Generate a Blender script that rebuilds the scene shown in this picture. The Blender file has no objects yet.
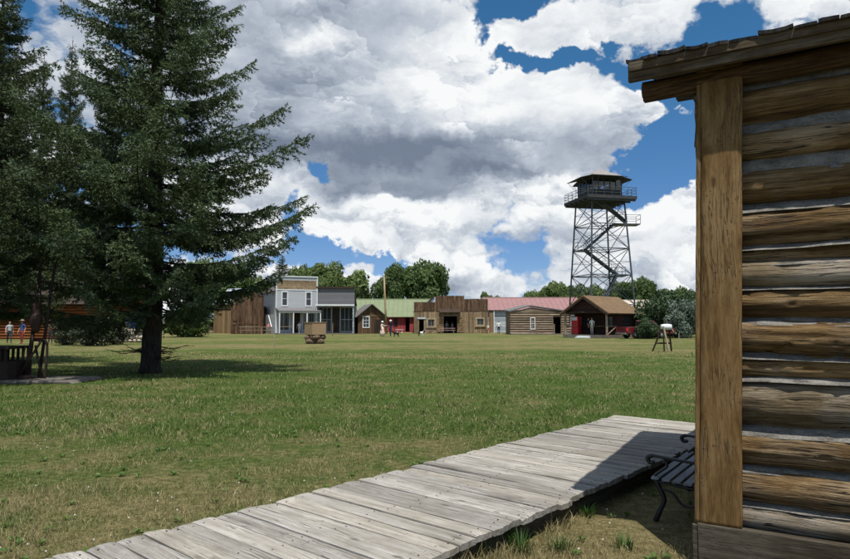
import bpy, bmesh, math, random
import numpy as np
from mathutils import Vector, Matrix, Quaternion

random.seed(7)
rng = np.random.default_rng(7)
scene = bpy.context.scene
COL = scene.collection
R = math.radians

# ---------------------------------------------------------------- camera
FPX, CX, CY, HOR, EYE = 640.0, 425.0, 279.5, 322.0, 1.6
PITCH = math.atan((HOR - CY) / FPX)
cam_data = bpy.data.cameras.new('camera')
cam_data.sensor_width = 36.0
cam_data.lens = FPX / 850.0 * 36.0
cam_data.clip_start = 0.05
cam_data.clip_end = 6000.0
cam = bpy.data.objects.new('camera', cam_data)
COL.objects.link(cam)
cam.location = (0, 0, EYE)
cam.rotation_euler = (math.pi / 2 + PITCH, 0, 0)
scene.camera = cam


def ray(px, py):
    """direction of a sight line of the photograph, scaled to y = 1"""
    u, v = (px - CX) / FPX, (CY - py) / FPX
    y = math.cos(PITCH) - v * math.sin(PITCH)
    z = math.sin(PITCH) + v * math.cos(PITCH)
    return u / y, z / y


def at(px, py, d):
    a, b = ray(px, py)
    return Vector((a * d, d, EYE + b * d))


def gnd(px, py, z=0.0):
    a, b = ray(px, py)
    d = (z - EYE) / b
    return Vector((a * d, d, z))


# ---------------------------------------------------------------- sun and exposure
SUN_DIR = Vector((0.05, -0.375, 1.0)).normalized()      # towards the sun
sun_elev = math.asin(SUN_DIR.z)
sd = bpy.data.lights.new('sun', 'SUN')
sd.energy = 5.0
sd.angle = R(0.5)
sd.color = (1.0, 0.955, 0.88)
sun = bpy.data.objects.new('sun', sd)
COL.objects.link(sun)
sun.rotation_euler = SUN_DIR.to_track_quat('Z', 'Y').to_euler()
sun.location = (0, -20, 60)
scene.view_settings.view_transform = 'Standard'
scene.view_settings.look = 'None'
scene.view_settings.exposure = 0.12
scene.view_settings.gamma = 1.0
scene.view_settings.use_curve_mapping = False
scene.cycles.max_bounces = 5
scene.cycles.diffuse_bounces = 2
scene.cycles.transparent_max_bounces = 12
scene.cycles.use_denoising = True


# ---------------------------------------------------------------- node helper
class NT:
    def __init__(self, tree):
        self.t = tree
        self.t.nodes.clear()

    def n(self, typ, **kw):
        nd = self.t.nodes.new(typ)
        for k, v in kw.items():
            setattr(nd, k, v)
        return nd

    def link(self, a, b):
        self.t.links.new(a, b)

    def put(self, sock, v):
        if isinstance(v, bpy.types.NodeSocket):
            self.t.links.new(v, sock)
        elif v is not None:
            if hasattr(sock.default_value, '__len__') and not hasattr(v, '__len__'):
                v = (v,) * len(sock.default_value)
            if hasattr(sock.default_value, '__len__') and len(sock.default_value) == 4 and len(v) == 3:
                v = tuple(v) + (1.0,)
            sock.default_value = v

    def m(self, op, a, b=None, c=None, clamp=False):
        nd = self.n('ShaderNodeMath', operation=op, use_clamp=clamp)
        self.put(nd.inputs[0], a)
        if b is not None: self.put(nd.inputs[1], b)
        if c is not None: self.put(nd.inputs[2], c)
        return nd.outputs[0]

    def vm(self, op, a, b=None, s=None):
        nd = self.n('ShaderNodeVectorMath', operation=op)
        self.put(nd.inputs[0], a)
        if b is not None: self.put(nd.inputs[1], b)
        if s is not None: self.put(nd.inputs['Scale'], s)
        return nd.outputs['Value'] if op in ('LENGTH', 'DOT_PRODUCT', 'DISTANCE') else nd.outputs[0]

    def noise(self, vec, scale, detail=4, rough=0.55, lac=2.0, dist=0.0):
        nd = self.n('ShaderNodeTexNoise')
        self.put(nd.inputs['Vector'], vec)
        self.put(nd.inputs['Scale'], scale)
        nd.inputs['Detail'].default_value = detail
        nd.inputs['Roughness'].default_value = rough
        nd.inputs['Lacunarity'].default_value = lac
        nd.inputs['Distortion'].default_value = dist
        return nd

    def voro(self, vec, scale, feature='F1', detail=0, rough=0.5, rand=1.0, smooth=0.5):
        nd = self.n('ShaderNodeTexVoronoi', feature=feature)
        self.put(nd.inputs['Vector'], vec)
        self.put(nd.inputs['Scale'], scale)
        if 'Detail' in nd.inputs: nd.inputs['Detail'].default_value = detail
        if 'Roughness' in nd.inputs: nd.inputs['Roughness'].default_value = rough
        nd.inputs['Randomness'].default_value = rand
        if 'Smoothness' in nd.inputs: nd.inputs['Smoothness'].default_value = smooth
        return nd

    def ss(self, v, a, b, to0=0.0, to1=1.0, mode='SMOOTHSTEP'):
        nd = self.n('ShaderNodeMapRange', interpolation_type=mode)
        self.put(nd.inputs['Value'], v)
        self.put(nd.inputs['From Min'], a)
        self.put(nd.inputs['From Max'], b)
        self.put(nd.inputs['To Min'], to0)
        self.put(nd.inputs['To Max'], to1)
        return nd.outputs[0]

    def mix(self, f, a, b, blend='MIX'):
        nd = self.n('ShaderNodeMix', data_type='RGBA', blend_type=blend)
        nd.clamp_factor = True
        self.put(nd.inputs[0], f)
        self.put(nd.inputs[6], a)
        self.put(nd.inputs[7], b)
        return nd.outputs[2]

    def ramp(self, f, stops, mode='LINEAR'):
        nd = self.n('ShaderNodeValToRGB')
        cr = nd.color_ramp
        cr.interpolation = mode
        while len(cr.elements) < len(stops):
            cr.elements.new(0.5)
        for e, (p, c) in zip(cr.elements, stops):
            e.position = p
            e.color = tuple(c) + (1.0,) if len(c) == 3 else c
        self.put(nd.inputs[0], f)
        return nd.outputs[0]


# ---------------------------------------------------------------- sky with cumulus clouds
world = bpy.data.worlds.new('World')
scene.world = world
world.use_nodes = True
w = NT(world.node_tree)
sky = w.n('ShaderNodeTexSky', sky_type='NISHITA')
sky.sun_disc = False
sky.sun_elevation = sun_elev
sky.sun_rotation = math.atan2(SUN_DIR.x, SUN_DIR.y)
sky.altitude = 2100
sky.air_density = 1.0
sky.dust_density = 0.0
sky.ozone_density = 2.0
tc = w.n('ShaderNodeTexCoord')
D = tc.outputs['Generated']
sep = w.n('ShaderNodeSeparateXYZ'); w.link(D, sep.inputs[0])
DX, DY, DZ = sep.outputs
AZ = w.m('ARCTAN2', DX, DY)                       # compass angle, 0 straight ahead
EL = w.m('ARCSINE', DZ)


def azel(px, py):
    a, b = ray(px, py)
    return math.atan2(a, 1.0), math.atan2(b, math.hypot(a, 1.0))


# warp so that the large forms get ragged, billowing outlines
wn = w.noise(D, 9.0, 5, 0.62)
wv = w.vm('SUBTRACT', wn.outputs['Color'], (0.5, 0.5, 0.5))
wsep = w.n('ShaderNodeSeparateXYZ'); w.link(wv, wsep.inputs[0])
AZW = w.m('MULTIPLY_ADD', wsep.outputs[0], 0.17, AZ)
ELW = w.m('MULTIPLY_ADD', wsep.outputs[2], 0.13, EL)


def blobs(lst):
    tot = None
    for (px, py, rx, ry, wt) in lst:
        a0, e0 = azel(px, py)
        ra, re = rx / FPX * math.cos(a0) ** 2, ry / FPX
        dx = w.m('MULTIPLY_ADD', AZW, 1 / ra, -a0 / ra)
        dy = w.m('MULTIPLY_ADD', ELW, 1 / re, -e0 / re)
        q = w.m('MULTIPLY_ADD', dx, dx, w.m('MULTIPLY', dy, dy))
        g = w.m('POWER', 0.3679, q)
        tot = w.m('MULTIPLY_ADD', g, wt, tot if tot is not None else 0.0)
    return tot


COVER = [  # px, py, rx, ry, weight : + cloud, - blue
    (330, 60, 170, 90, .50), (200, 60, 160, 120, .45), (400, 150, 150, 45, .45), (560, 140, 85, 60, .60),
    (625, 130, 34, 40, .30),
    (640, 25, 90, 30, .50), (560, 35, 55, 28, .30), (820, 12, 62, 22, .5), (430, 40, 40, 40, .2),
    (475, 240, 110, 50, .26), (650, 252, 62, 36, .44), (685, 118, 15, 10, .50), (682, 192, 20, 20, .45), (555, 265, 90, 30, .08),
    (245, 185, 60, 26, .42), (255, 235, 50, 22, .40), (360, 232, 48, 22, .45), (405, 212, 60, 22, .42), (420, 245, 30, 14, .4),
    (330, 200, 22, 26, .20), (350, 285, 26, 16, .35),
    (512, 6, 44, 14, -.75), (478, 44, 9, 20, -.50), (508, 64, 24, 10, -.75), (548, 66, 26, 8, -.4), (590, 64, 42, 12, -.75), (660, 78, 42, 18, -.75),
    (700, 55, 50, 18, -.55), (676, 148, 30, 34, -.85), (668, 90, 20, 20, -.3), (735, 35, 28, 16, -.4), (690, 165, 20, 14, -.3), (620, 182, 60, 14, -.55), (655, 178, 40, 22, -.55),
    (318, 168, 22, 11, -.85), (296, 200, 16, 10, -.35), (300, 236, 26, 15, -.68), (325, 252, 22, 15, -.66), (345, 249, 26, 12, -.30), (282, 212, 24, 13, -.40), (375, 262, 30, 10, -.5),
    (272, 258, 40, 10, -.35), (120, 60, 30, 30, -.5), (385, 262, 14, 10, -.25),
]
DARK = [   # grey bases
    (370, 150, 130, 20, .75), (250, 148, 80, 26, .55), (400, 188, 95, 17, .65), (300, 18, 110, 18, .34), (200, 45, 100, 40, .28), (430, 12, 90, 14, .18), (390, 115, 80, 30, .22),
    (480, 150, 45, 14, .35), (500, 172, 50, 10, .45), (660, 50, 70, 12, .42), (740, 32, 60, 12, .3), (600, 25, 60, 10, .15), (590, 158, 60, 14, .32), (450, 232, 60, 7, .35), (480, 274, 120, 8, .25), (640, 232, 50, 14, .32), (150, 120, 120, 60, .22),
    (560, 205, 40, 10, .18), (330, 75, 50, 25, .10), (245, 200, 50, 8, .2), (520, 245, 60, 10, .25), (285, 110, 60, 26, .2),
]
BRIGHT = [(320, 57, 26, 14, .25), (450, 80, 60, 45, .20), (545, 105, 75, 32, .16), (460, 110, 45, 22, .16), (600, 120, 50, 30, .08), (575, 185, 45, 18, .3), (385, 205, 40, 12, .3), (600, 35, 60, 20, .2), (255, 175, 40, 14, .3), (430, 215, 40, 14, .2),
          (640, 205, 40, 22, .30), (685, 110, 12, 8, .3), (800, 15, 60, 12, .2), (260, 225, 30, 14, .3), (350, 235, 30, 10, .25), (470, 255, 90, 16, .22), (560, 240, 70, 30, .15), (440, 215, 90, 14, .2), (660, 215, 60, 25, .2)]

cov = blobs(COVER)
dark = blobs(DARK)
bright = blobs(BRIGHT)


LIGHT = (0.22, -0.30, 0.93)


def puffs(vec, layers):
    """rounded cauliflower heads: height and sunlit shade of the nearest head, summed over sizes"""
    hgt, shd = None, None
    for sc, am, sh in layers:
        v = w.voro(vec, sc, 'F1')
        h = w.m('MULTIPLY_ADD', v.outputs['Distance'], -am, am * 0.45)
        q = w.m('MULTIPLY', w.vm('DOT_PRODUCT', w.vm('SUBTRACT', vec, v.outputs['Position']), LIGHT), sc * sh)
        q = w.m('MULTIPLY', q, w.ss(v.outputs['Distance'], 0.30, 0.72, 1.15, 0.30))
        hgt = h if hgt is None else w.m('ADD', hgt, h)
        shd = q if shd is None else w.m('ADD', shd, q)
    return hgt, shd


DS = w.vm('SCALE', D, s=w.ss(EL, 0.05, 0.50, 1.6, 1.0))      # clouds look smaller towards the horizon
wd = w.noise(DS, 14.0, 4, 0.6)
DW = w.vm('ADD', DS, w.vm('SCALE', w.vm('SUBTRACT', wd.outputs['Color'], (0.5, 0.5, 0.5)), s=0.085))
wd2 = w.noise(DS, 70.0, 3, 0.6)
DW2 = w.vm('ADD', DW, w.vm('SCALE', w.vm('SUBTRACT', wd2.outputs['Color'], (0.5, 0.5, 0.5)), s=0.012))
hgt, shd = puffs(DW2, ((8.0, .50, .42), (20.0, .26, .22), (48.0, .09, .07)))
f = w.noise(DW, 4.2, 7, 0.56, 2.1).outputs['Fac']
dens = w.m('ADD', w.m('ADD', w.m('MULTIPLY_ADD', f, 1.5, -0.65), hgt), cov)
alpha = w.ss(dens, -0.02, 0.22)
thick = w.ss(dens, 0.05, 0.75)
calm = w.ss(w.noise(D, 6.0, 2, 0.5).outputs['Fac'], 0.38, 0.62, 0.20, 1.2)      # smooth and knobbly stretches
soft = w.m('MULTIPLY', w.m('MULTIPLY_ADD', dark, -0.95, 1.0, clamp=True), calm)
lum = w.m('MULTIPLY_ADD', w.m('MULTIPLY', shd, soft), 1.5, 0.86)
lum = w.m('ADD', lum, w.m('MULTIPLY_ADD', f, 1.2, -0.60))
lum = w.m('ADD', lum, bright)
lum = w.m('MULTIPLY_ADD', dark, -0.74, lum)
lum = w.m('MULTIPLY_ADD', thick, -0.12, lum)
# rows of flat grey cloud bases lower in the sky
bv = w.n('ShaderNodeCombineXYZ')
w.link(w.m('MULTIPLY', AZW, 7.0), bv.inputs[0]); w.link(w.m('MULTIPLY', ELW, 24.0), bv.inputs[1])
band = w.ss(w.noise(bv.outputs[0], 1.0, 3, 0.55).outputs['Fac'], 0.44, 0.66)
lum = w.m('MULTIPLY_ADD', w.m('MULTIPLY', band, w.ss(EL, 0.10, 0.42, 1.0, 0.25)), -0.30, lum)
lum = w.m('MINIMUM', w.m('MAXIMUM', lum, 0.0), 1.0)
ccol = w.ramp(lum, [(0.0, (.165, .205, .275)), (0.30, (.27, .315, .39)), (0.60, (.47, .52, .59)), (0.85, (.74, .77, .80)), (1.0, (.87, .885, .89))])
skyc = w.mix(1.0, w.vm('SCALE', sky.outputs[0], s=0.108), w.mix(w.ss(EL, 0.0, 0.45), (.50, .60, .80), (.38, .82, .98)), 'MULTIPLY')
# below the horizon the dome shows plain haze colour (hidden by the ground)
final = w.mix(alpha, skyc, ccol)
bg = w.n('ShaderNodeBackground')
w.put(bg.inputs['Color'], final)
bg.inputs['Strength'].default_value = 1.0
out = w.n('ShaderNodeOutputWorld')
w.link(bg.outputs[0], out.inputs['Surface'])
world.cycles.sampling_method = 'NONE'

# ================================================================ helpers
def tag(o, label=None, cat=None, group=None, kind=None):
    if label: o['label'] = label
    if cat: o['category'] = cat
    if group: o['group'] = group
    if kind: o['kind'] = kind
    return o


def empty(name, loc=(0, 0, 0), rz=0.0, label=None, cat=None, group=None):
    o = bpy.data.objects.new(name, None)
    o.empty_display_size = 0.2
    COL.objects.link(o)
    o.location = loc
    o.rotation_euler = (0, 0, rz)
    return tag(o, label, cat, group)


def link(name, me, parent=None, mats=()):
    o = bpy.data.objects.new(name, me)
    COL.objects.link(o)
    if parent is not None: o.parent = parent
    for m_ in mats:
        me.materials.append(m_)
    return o


def copy_tree(o, parent=None):
    c = o.copy()
    COL.objects.link(c)
    c.parent = parent
    for ch in list(o.children):
        copy_tree(ch, c)
    return c


class MB:
    """collects faces for one mesh"""
    def __init__(self):
        self.v, self.f, self.mi = [], [], []
        self.cur = 0

    def add(self, vs, fs):
        b = len(self.v)
        self.v += [tuple(x) for x in vs]
        self.f += [tuple(i + b for i in f) for f in fs]
        self.mi += [self.cur] * len(fs)
        return self

    def box(self, x0, x1, y0, y1, z0, z1, M=None):
        vs = [Vector(p) for p in ((x0, y0, z0), (x1, y0, z0), (x1, y1, z0), (x0, y1, z0), (x0, y0, z1), (x1, y0, z1), (x1, y1, z1), (x0, y1, z1))]
        if M is not None: vs = [M @ p for p in vs]
        return self.add(vs, [(0, 3, 2, 1), (4, 5, 6, 7), (0, 1, 5, 4), (1, 2, 6, 5), (2, 3, 7, 6), (3, 0, 4, 7)])

    def prism(self, poly, y0, y1):
        """polygon in x,z (counter-clockwise seen from -y) extruded along y"""
        n = len(poly)
        vs = [(x, y0, z) for x, z in poly] + [(x, y1, z) for x, z in poly]
        fs = [tuple(range(n)), tuple(range(2 * n - 1, n - 1, -1))]
        fs += [((i + 1) % n, i, i + n, (i + 1) % n + n) for i in range(n)]
        return self.add(vs, fs)

    def slab(self, quad, t):
        """four corners (counter-clockwise seen from the outside), thickened inwards by t"""
        q = [Vector(p) for p in quad]
        nrm = (q[1] - q[0]).cross(q[2] - q[0]).normalized()
        vs = q + [p - nrm * t for p in q]
        return self.add(vs, [(0, 1, 2, 3), (7, 6, 5, 4), (1, 0, 4, 5), (2, 1, 5, 6), (3, 2, 6, 7), (0, 3, 7, 4)])

    def tube(self, pts, rad, n=8, cap=True, squash=1.0):
        pts = [Vector(p) for p in pts]
        if not hasattr(rad, '__len__'): rad = [rad] * len(pts)
        rings = []
        a = None
        for i, p in enumerate(pts):
            d = (pts[min(i + 1, len(pts) - 1)] - pts[max(i - 1, 0)])
            if d.length < 1e-9: d = Vector((0, 0, 1))
            d.normalize()
            if a is None:
                a = d.cross(Vector((0.13, 0.21, 0.97)))
                if a.length < 0.3: a = d.cross(Vector((1, 0, 0)))
            else:
                a = a - d * a.dot(d)
            a.normalize()
            b = d.cross(a)
            rings.append([p + (a * math.cos(2 * math.pi * k / n) + b * math.sin(2 * math.pi * k / n) * squash) * rad[i] for k in range(n)])
        vs = [q for r in rings for q in r]
        fs = []
        for i in range(len(pts) - 1):
            for k in range(n):
                k2 = (k + 1) % n
                fs.append((i * n + k, i * n + k2, (i + 1) * n + k2, (i + 1) * n + k))
        if cap:
            fs.append(tuple(range(n - 1, -1, -1)))
            fs.append(tuple((len(pts) - 1) * n + k for k in range(n)))
        return self.add(vs, fs)

    def lathe(self, prof, n=16, c=(0, 0, 0), axis='Z'):
        """profile of (radius, height)"""
        vs, fs = [], []
        for r, h in prof:
            for k in range(n):
                a = 2 * math.pi * k / n
                p = (r * math.cos(a), r * math.sin(a), h)
                if axis == 'X': p = (h, p[0], p[1])
                if axis == 'Y': p = (p[0], h, p[1])
                vs.append((p[0] + c[0], p[1] + c[1], p[2] + c[2]))
        for i in range(len(prof) - 1):
            for k in range(n):
                k2 = (k + 1) % n
                fs.append((i * n + k, i * n + k2, (i + 1) * n + k2, (i + 1) * n + k))
        fs.append(tuple(range(n - 1, -1, -1)))
        fs.append(tuple((len(prof) - 1) * n + k for k in range(n)))
        return self.add(vs, fs)

    def build(self, name, mats, parent=None, smooth=False, bevel=0.0):
        me = bpy.data.meshes.new(name)
        me.from_pydata(self.v, [], self.f)
        if not isinstance(mats, (list, tuple)): mats = [mats]
        for m_ in mats: me.materials.append(m_)
        if len(mats) > 1: me.polygons.foreach_set('material_index', self.mi)
        if smooth: me.polygons.foreach_set('use_smooth', [True] * len(me.polygons))
        me.update()
        if bevel > 0:
            bm = bmesh.new(); bm.from_mesh(me)
            bmesh.ops.recalc_face_normals(bm, faces=bm.faces)
            ed = [e for e in bm.edges if len(e.link_faces) == 2 and e.calc_face_angle(0) > 0.5]
            bmesh.ops.bevel(bm, geom=ed, offset=bevel, segments=2, affect='EDGES', profile=0.6)
            bm.to_mesh(me); bm.free()
        else:
            bm = bmesh.new(); bm.from_mesh(me)
            bmesh.ops.recalc_face_normals(bm, faces=bm.faces)
            bm.to_mesh(me); bm.free()
        o = bpy.data.objects.new(name, me)
        COL.objects.link(o)
        if parent is not None: o.parent = parent
        return o


def np_mesh(name, verts, faces_flat, loops_per_face, mats, parent=None, smooth=False):
    """fast mesh from numpy arrays; every face has the same number of corners"""
    me = bpy.data.meshes.new(name)
    nv, nf = len(verts), len(faces_flat) // loops_per_face
    me.vertices.add(nv)
    me.vertices.foreach_set('co', np.ascontiguousarray(verts, dtype=np.float32).ravel())
    me.loops.add(len(faces_flat))
    me.loops.foreach_set('vertex_index', np.ascontiguousarray(faces_flat, dtype=np.int32))
    me.polygons.add(nf)
    me.polygons.foreach_set('loop_start', np.arange(0, nf * loops_per_face, loops_per_face, dtype=np.int32))
    if smooth: me.polygons.foreach_set('use_smooth', np.ones(nf, dtype=bool))
    for m_ in mats: me.materials.append(m_)
    me.update(calc_edges=True)
    o = bpy.data.objects.new(name, me)
    COL.objects.link(o)
    if parent is not None: o.parent = parent
    return o


_unit = {}


def unit_mesh(kind, mat):
    key = (kind, mat.name)
    if key not in _unit:
        mb = MB()
        if kind == 'box':
            mb.box(-.5, .5, -.5, .5, -.5, .5)
        else:
            n = 8
            vs = [(math.cos(2 * math.pi * k / n), math.sin(2 * math.pi * k / n), z) for z in (0, 1) for k in range(n)]
            mb.add(vs, [(k, (k + 1) % n, n + (k + 1) % n, n + k) for k in range(n)] + [tuple(range(n - 1, -1, -1)), tuple(range(n, 2 * n))])
        me = bpy.data.meshes.new(kind + '_' + mat.name)
        me.from_pydata(mb.v, [], mb.f)
        me.materials.append(mat)
        me.update()
        _unit[key] = me
    return _unit[key]


def cuboid(name, x0, x1, y0, y1, z0, z1, mat, parent=None, rot=None):
    o = bpy.data.objects.new(name, unit_mesh('box', mat))
    COL.objects.link(o)
    o.location = ((x0 + x1) / 2, (y0 + y1) / 2, (z0 + z1) / 2)
    o.scale = (max(abs(x1 - x0), 1e-3), max(abs(y1 - y0), 1e-3), max(abs(z1 - z0), 1e-3))
    if rot: o.rotation_euler = rot
    if parent is not None: o.parent = parent
    return o


def rod(name, p, q, r, mat, parent=None):
    p, q = Vector(p), Vector(q)
    o = bpy.data.objects.new(name, unit_mesh('rod', mat))
    COL.objects.link(o)
    o.location = p
    o.rotation_mode = 'QUATERNION'
    o.rotation_quaternion = (q - p).to_track_quat('Z', 'Y')
    o.scale = (r, r, (q - p).length)
    if parent is not None: o.parent = parent
    return o


# smooth value noise for geometry
def vnoise(p, seed=0):
    p = np.asarray(p, dtype=np.float64)
    i = np.floor(p).astype(np.int64)
    f = p - i
    f = f * f * (3 - 2 * f)
    out = np.zeros(p.shape[0])
    for dx in (0, 1):
        for dy in (0, 1):
            for dz in (0, 1):
                h = (i[:, 0] + dx) * 73856093 ^ (i[:, 1] + dy) * 19349663 ^ (i[:, 2] + dz) * 83492791 ^ (seed * 2654435761)
                h = (h ^ (h >> 13)) * 1274126177
                h = ((h ^ (h >> 16)) & 0xFFFFFF) / float(0xFFFFFF)
                wgt = (f[:, 0] if dx else 1 - f[:, 0]) * (f[:, 1] if dy else 1 - f[:, 1]) * (f[:, 2] if dz else 1 - f[:, 2])
                out += h * wgt
    return out * 2 - 1


def fbm(p, oct=4, seed=0, gain=0.5):
    s, a, t = 0, 1.0, 0
    p = np.asarray(p, dtype=np.float64)
    for k in range(oct):
        s = s + a * vnoise(p * (2.03 ** k), seed + k * 17)
        t += a
        a *= gain
    return s / t


# ================================================================ materials
def new_mat(name):
    m_ = bpy.data.materials.new(name)
    m_.use_nodes = True
    return m_, NT(m_.node_tree)


def finish(t, color, rough=0.8, bump=None, bump_str=0.3, bump_dist=0.01, spec=0.25, metal=0.0, trans=None, coat=0.0):
    b = t.n('ShaderNodeBsdfPrincipled')
    t.put(b.inputs['Base Color'], color)
    t.put(b.inputs['Roughness'], rough)
    t.put(b.inputs['Specular IOR Level'], spec)
    t.put(b.inputs['Metallic'], metal)
    t.put(b.inputs['Coat Weight'], coat)
    if bump is not None:
        bn = t.n('ShaderNodeBump')
        t.put(bn.inputs['Height'], bump)
        bn.inputs['Strength'].default_value = bump_str
        bn.inputs['Distance'].default_value = bump_dist
        t.link(bn.outputs[0], b.inputs['Normal'])
    sh = b.outputs[0]
    if trans:
        tr = t.n('ShaderNodeBsdfTranslucent')
        t.put(tr.inputs['Color'], trans[0])
        mx = t.n('ShaderNodeMixShader')
        mx.inputs[0].default_value = trans[1]
        t.link(sh, mx.inputs[1]); t.link(tr.outputs[0], mx.inputs[2])
        sh = mx.outputs[0]
    o = t.n('ShaderNodeOutputMaterial')
    t.link(sh, o.inputs['Surface'])


def coords(t, kind):
    if kind == 'WORLD':
        return t.n('ShaderNodeNewGeometry').outputs['Position']
    return t.n('ShaderNodeTexCoord').outputs['Object']


def plain(name, col, rough=0.7, var=0.25, scale=1.5, coord='WORLD', spec=0.3, metal=0.0, bump=0.0, streak=None, coat=0.0):
    m_, t = new_mat(name)
    c = coords(t, coord)
    if streak: c = t.vm('MULTIPLY', c, streak)
    n1 = t.noise(c, scale, 5, 0.6).outputs['Fac']
    n2 = t.noise(c, scale * 9, 3, 0.6).outputs['Fac']
    f = t.m('MULTIPLY_ADD', n2, 0.4, t.m('MULTIPLY', n1, 0.6))
    lo = tuple(x * (1 - var) for x in col)
    hi = tuple(min(1, x * (1 + var)) for x in col)
    cc = t.mix(t.ss(f, 0.3, 0.7), lo, hi)
    finish(t, cc, rough, n2 if bump else None, bump, 0.01, spec, metal, coat=coat)
    return m_


def wood(name, dark, mid, light, axis='X', s=1.0, coord='OBJECT', rough=0.85, bump=0.5, grey=None, grey_amt=0.5, stretch=0.06, objvar=0.35, bdist=0.004, knots=False, crack=0.5, speck=0.0, tint=None):
    """weathered timber: long grain along one axis, checks, stains and grey bleaching"""
    m_, t = new_mat(name)
    c = coords(t, coord)
    info = t.n('ShaderNodeObjectInfo')
    rnd = info.outputs['Random']
    off = t.n('ShaderNodeCombineXYZ')
    for i_, k in enumerate((37.0, 91.0, 53.0)):
        t.put(off.inputs[i_], t.m('MULTIPLY', rnd, k))
    c = t.vm('ADD', c, off.outputs[0])
    st = {'X': (stretch, 1, 1), 'Y': (1, stretch, 1), 'Z': (1, 1, stretch)}[axis]
    wob = t.noise(c, 2.2 * s, 2, 0.5)
    cg = t.vm('ADD', c, t.vm('SCALE', t.vm('SUBTRACT', wob.outputs['Color'], (.5, .5, .5)), s=0.05 / s))
    g = t.vm('MULTIPLY', cg, st)
    fine = t.noise(g, 130 * s, 5, 0.65).outputs['Fac']
    broad = t.noise(g, 22 * s, 4, 0.6).outputs['Fac']
    patch = t.noise(c, 2.6 * s, 5, 0.6).outputs['Fac']
    chk = t.noise(t.vm('MULTIPLY', cg, tuple(x * (0.35 if x != 1 else 1) for x in st)), 42 * s, 2, 0.5).outputs['Fac']
    checks = t.ss(t.m('ABSOLUTE', t.m('SUBTRACT', chk, 0.5)), 0.0, 0.028, 1.0, 0.0)
    checks = t.m('MULTIPLY', checks, t.ss(patch, 0.42, 0.6))
    f = t.m('MULTIPLY_ADD', fine, 0.45, t.m('MULTIPLY', broad, 0.55))
    col = t.ramp(t.ss(f, 0.30, 0.70), [(0, dark), (0.5, mid), (1, light)])
    if grey is not None:
        gf = t.m('MULTIPLY', t.ss(t.m('MULTIPLY_ADD', broad, 0.35, t.m('MULTIPLY', patch, 0.65)), 0.42, 0.62), grey_amt)
        col = t.mix(gf, col, grey)
    if knots:
        kv = t.voro(t.vm('MULTIPLY', cg, tuple(0.42 if x != 1 else 1 for x in st)), 5.0 * s, 'F1').outputs['Distance']
        col = t.mix(t.ss(kv, 0.03, 0.13, 0.75, 0.0), col, tuple(x * 0.45 for x in dark))
    if speck:
        sn = t.noise(t.vm('MULTIPLY', c, tuple(0.45 if x != 1 else 1 for x in st)), 75 * s, 3, 0.6).outputs['Fac']
        sn = t.m('MULTIPLY', t.ss(sn, 0.60, 0.68), t.ss(patch, 0.40, 0.58))
        col = t.mix(t.m('MULTIPLY', sn, speck), col, tuple(x * 0.30 for x in dark))
    col = t.mix(t.m('MULTIPLY', checks, crack), col, tuple(x * 0.25 for x in dark))
    if tint:
        col = t.mix(t.ss(t.m('FRACT', t.m('MULTIPLY', rnd, 7.31)), 0.35, 1.0, 0.0, 0.32), col, tint)
    v = t.m('MULTIPLY_ADD', rnd, objvar, 1 - objvar / 2)
    v = t.m('MULTIPLY', v, t.ss(patch, 0.25, 0.75, 0.75, 1.2))
    col = t.vm('SCALE', col, s=v)
    h = t.m('MULTIPLY_ADD', fine, 0.5, t.m('MULTIPLY', broad, 0.8))
    h = t.m('MULTIPLY_ADD', checks, -0.7, h)
    finish(t, col, rough, h, bump, bdist, 0.2)
    return m_


def leaf_mat(name, dark, mid, light, trans=0.25, scale=0.6, rough=0.6):
    m_, t = new_mat(name)
    geo = t.n('ShaderNodeNewGeometry')
    n1 = t.noise(t.n('ShaderNodeTexCoord').outputs['Object'], scale, 3, 0.6).outputs['Fac']
    f = t.m('MULTIPLY_ADD', geo.outputs['Random Per Island'], 0.55, t.m('MULTIPLY', t.ss(n1, 0.3, 0.7), 0.45))
    col = t.ramp(f, [(0, dark), (0.5, mid), (1, light)])
    finish(t, col, rough, spec=0.25, trans=(t.mix(0.5, col, (light[0] * 1.1, light[1] * 1.1, light[2] * .6)), trans) if trans else None)
    return m_


M = {}
M['post'] = wood('post_timber', (.088, .048, .016), (.185, .108, .038), (.285, .178, .070), 'Z', 1.0, bump=.9, knots=True, objvar=.1, grey=(.21, .145, .075), grey_amt=.5, bdist=.006, stretch=.10, speck=.75)
M['log'] = wood('log_timber', (.032, .017, .007), (.180, .108, .042), (.38, .262, .125), 'X', 0.8, bump=1.0, grey=(.27, .23, .175), grey_amt=.38, stretch=.045, bdist=.028, objvar=.45, crack=.95, speck=.3)
M['log_grey'] = wood('log_timber_grey', (.045, .031, .016), (.19, .142, .082), (.35, .285, .19), 'X', 0.8, bump=1.0, grey=(.28, .26, .235), grey_amt=.55, stretch=.045, bdist=.028, objvar=.3, crack=.95, speck=.3)
M['log_end'] = wood('log_end_timber', (.06, .035, .018), (.15, .095, .05), (.26, .18, .10), 'Y', 1.2, bump=.8, stretch=.6)
M['chink'] = plain('chinking_mortar', (.175, .166, .148), 0.95, .55, 16, 'OBJECT', .1, bump=1.0, streak=(.4, 1, 1))
M['skirt'] = wood('skirt_timber', (.026, .020, .013), (.055, .044, .029), (.095, .080, .056), 'X', 1.1, bump=.9, grey=(.105, .095, .075), grey_amt=.5, objvar=.1, speck=.4)
M['fascia'] = wood('fascia_timber', (.040, .026, .014), (.085, .060, .034), (.15, .115, .07), 'X', 1.0, bump=.8, grey=(.15, .135, .11), grey_amt=.4)
M['plate'] = wood('plate_log_timber', (.025, .014, .008), (.070, .042, .022), (.13, .085, .048), 'X', .8, bump=1.0, stretch=.06, bdist=.012)
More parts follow.
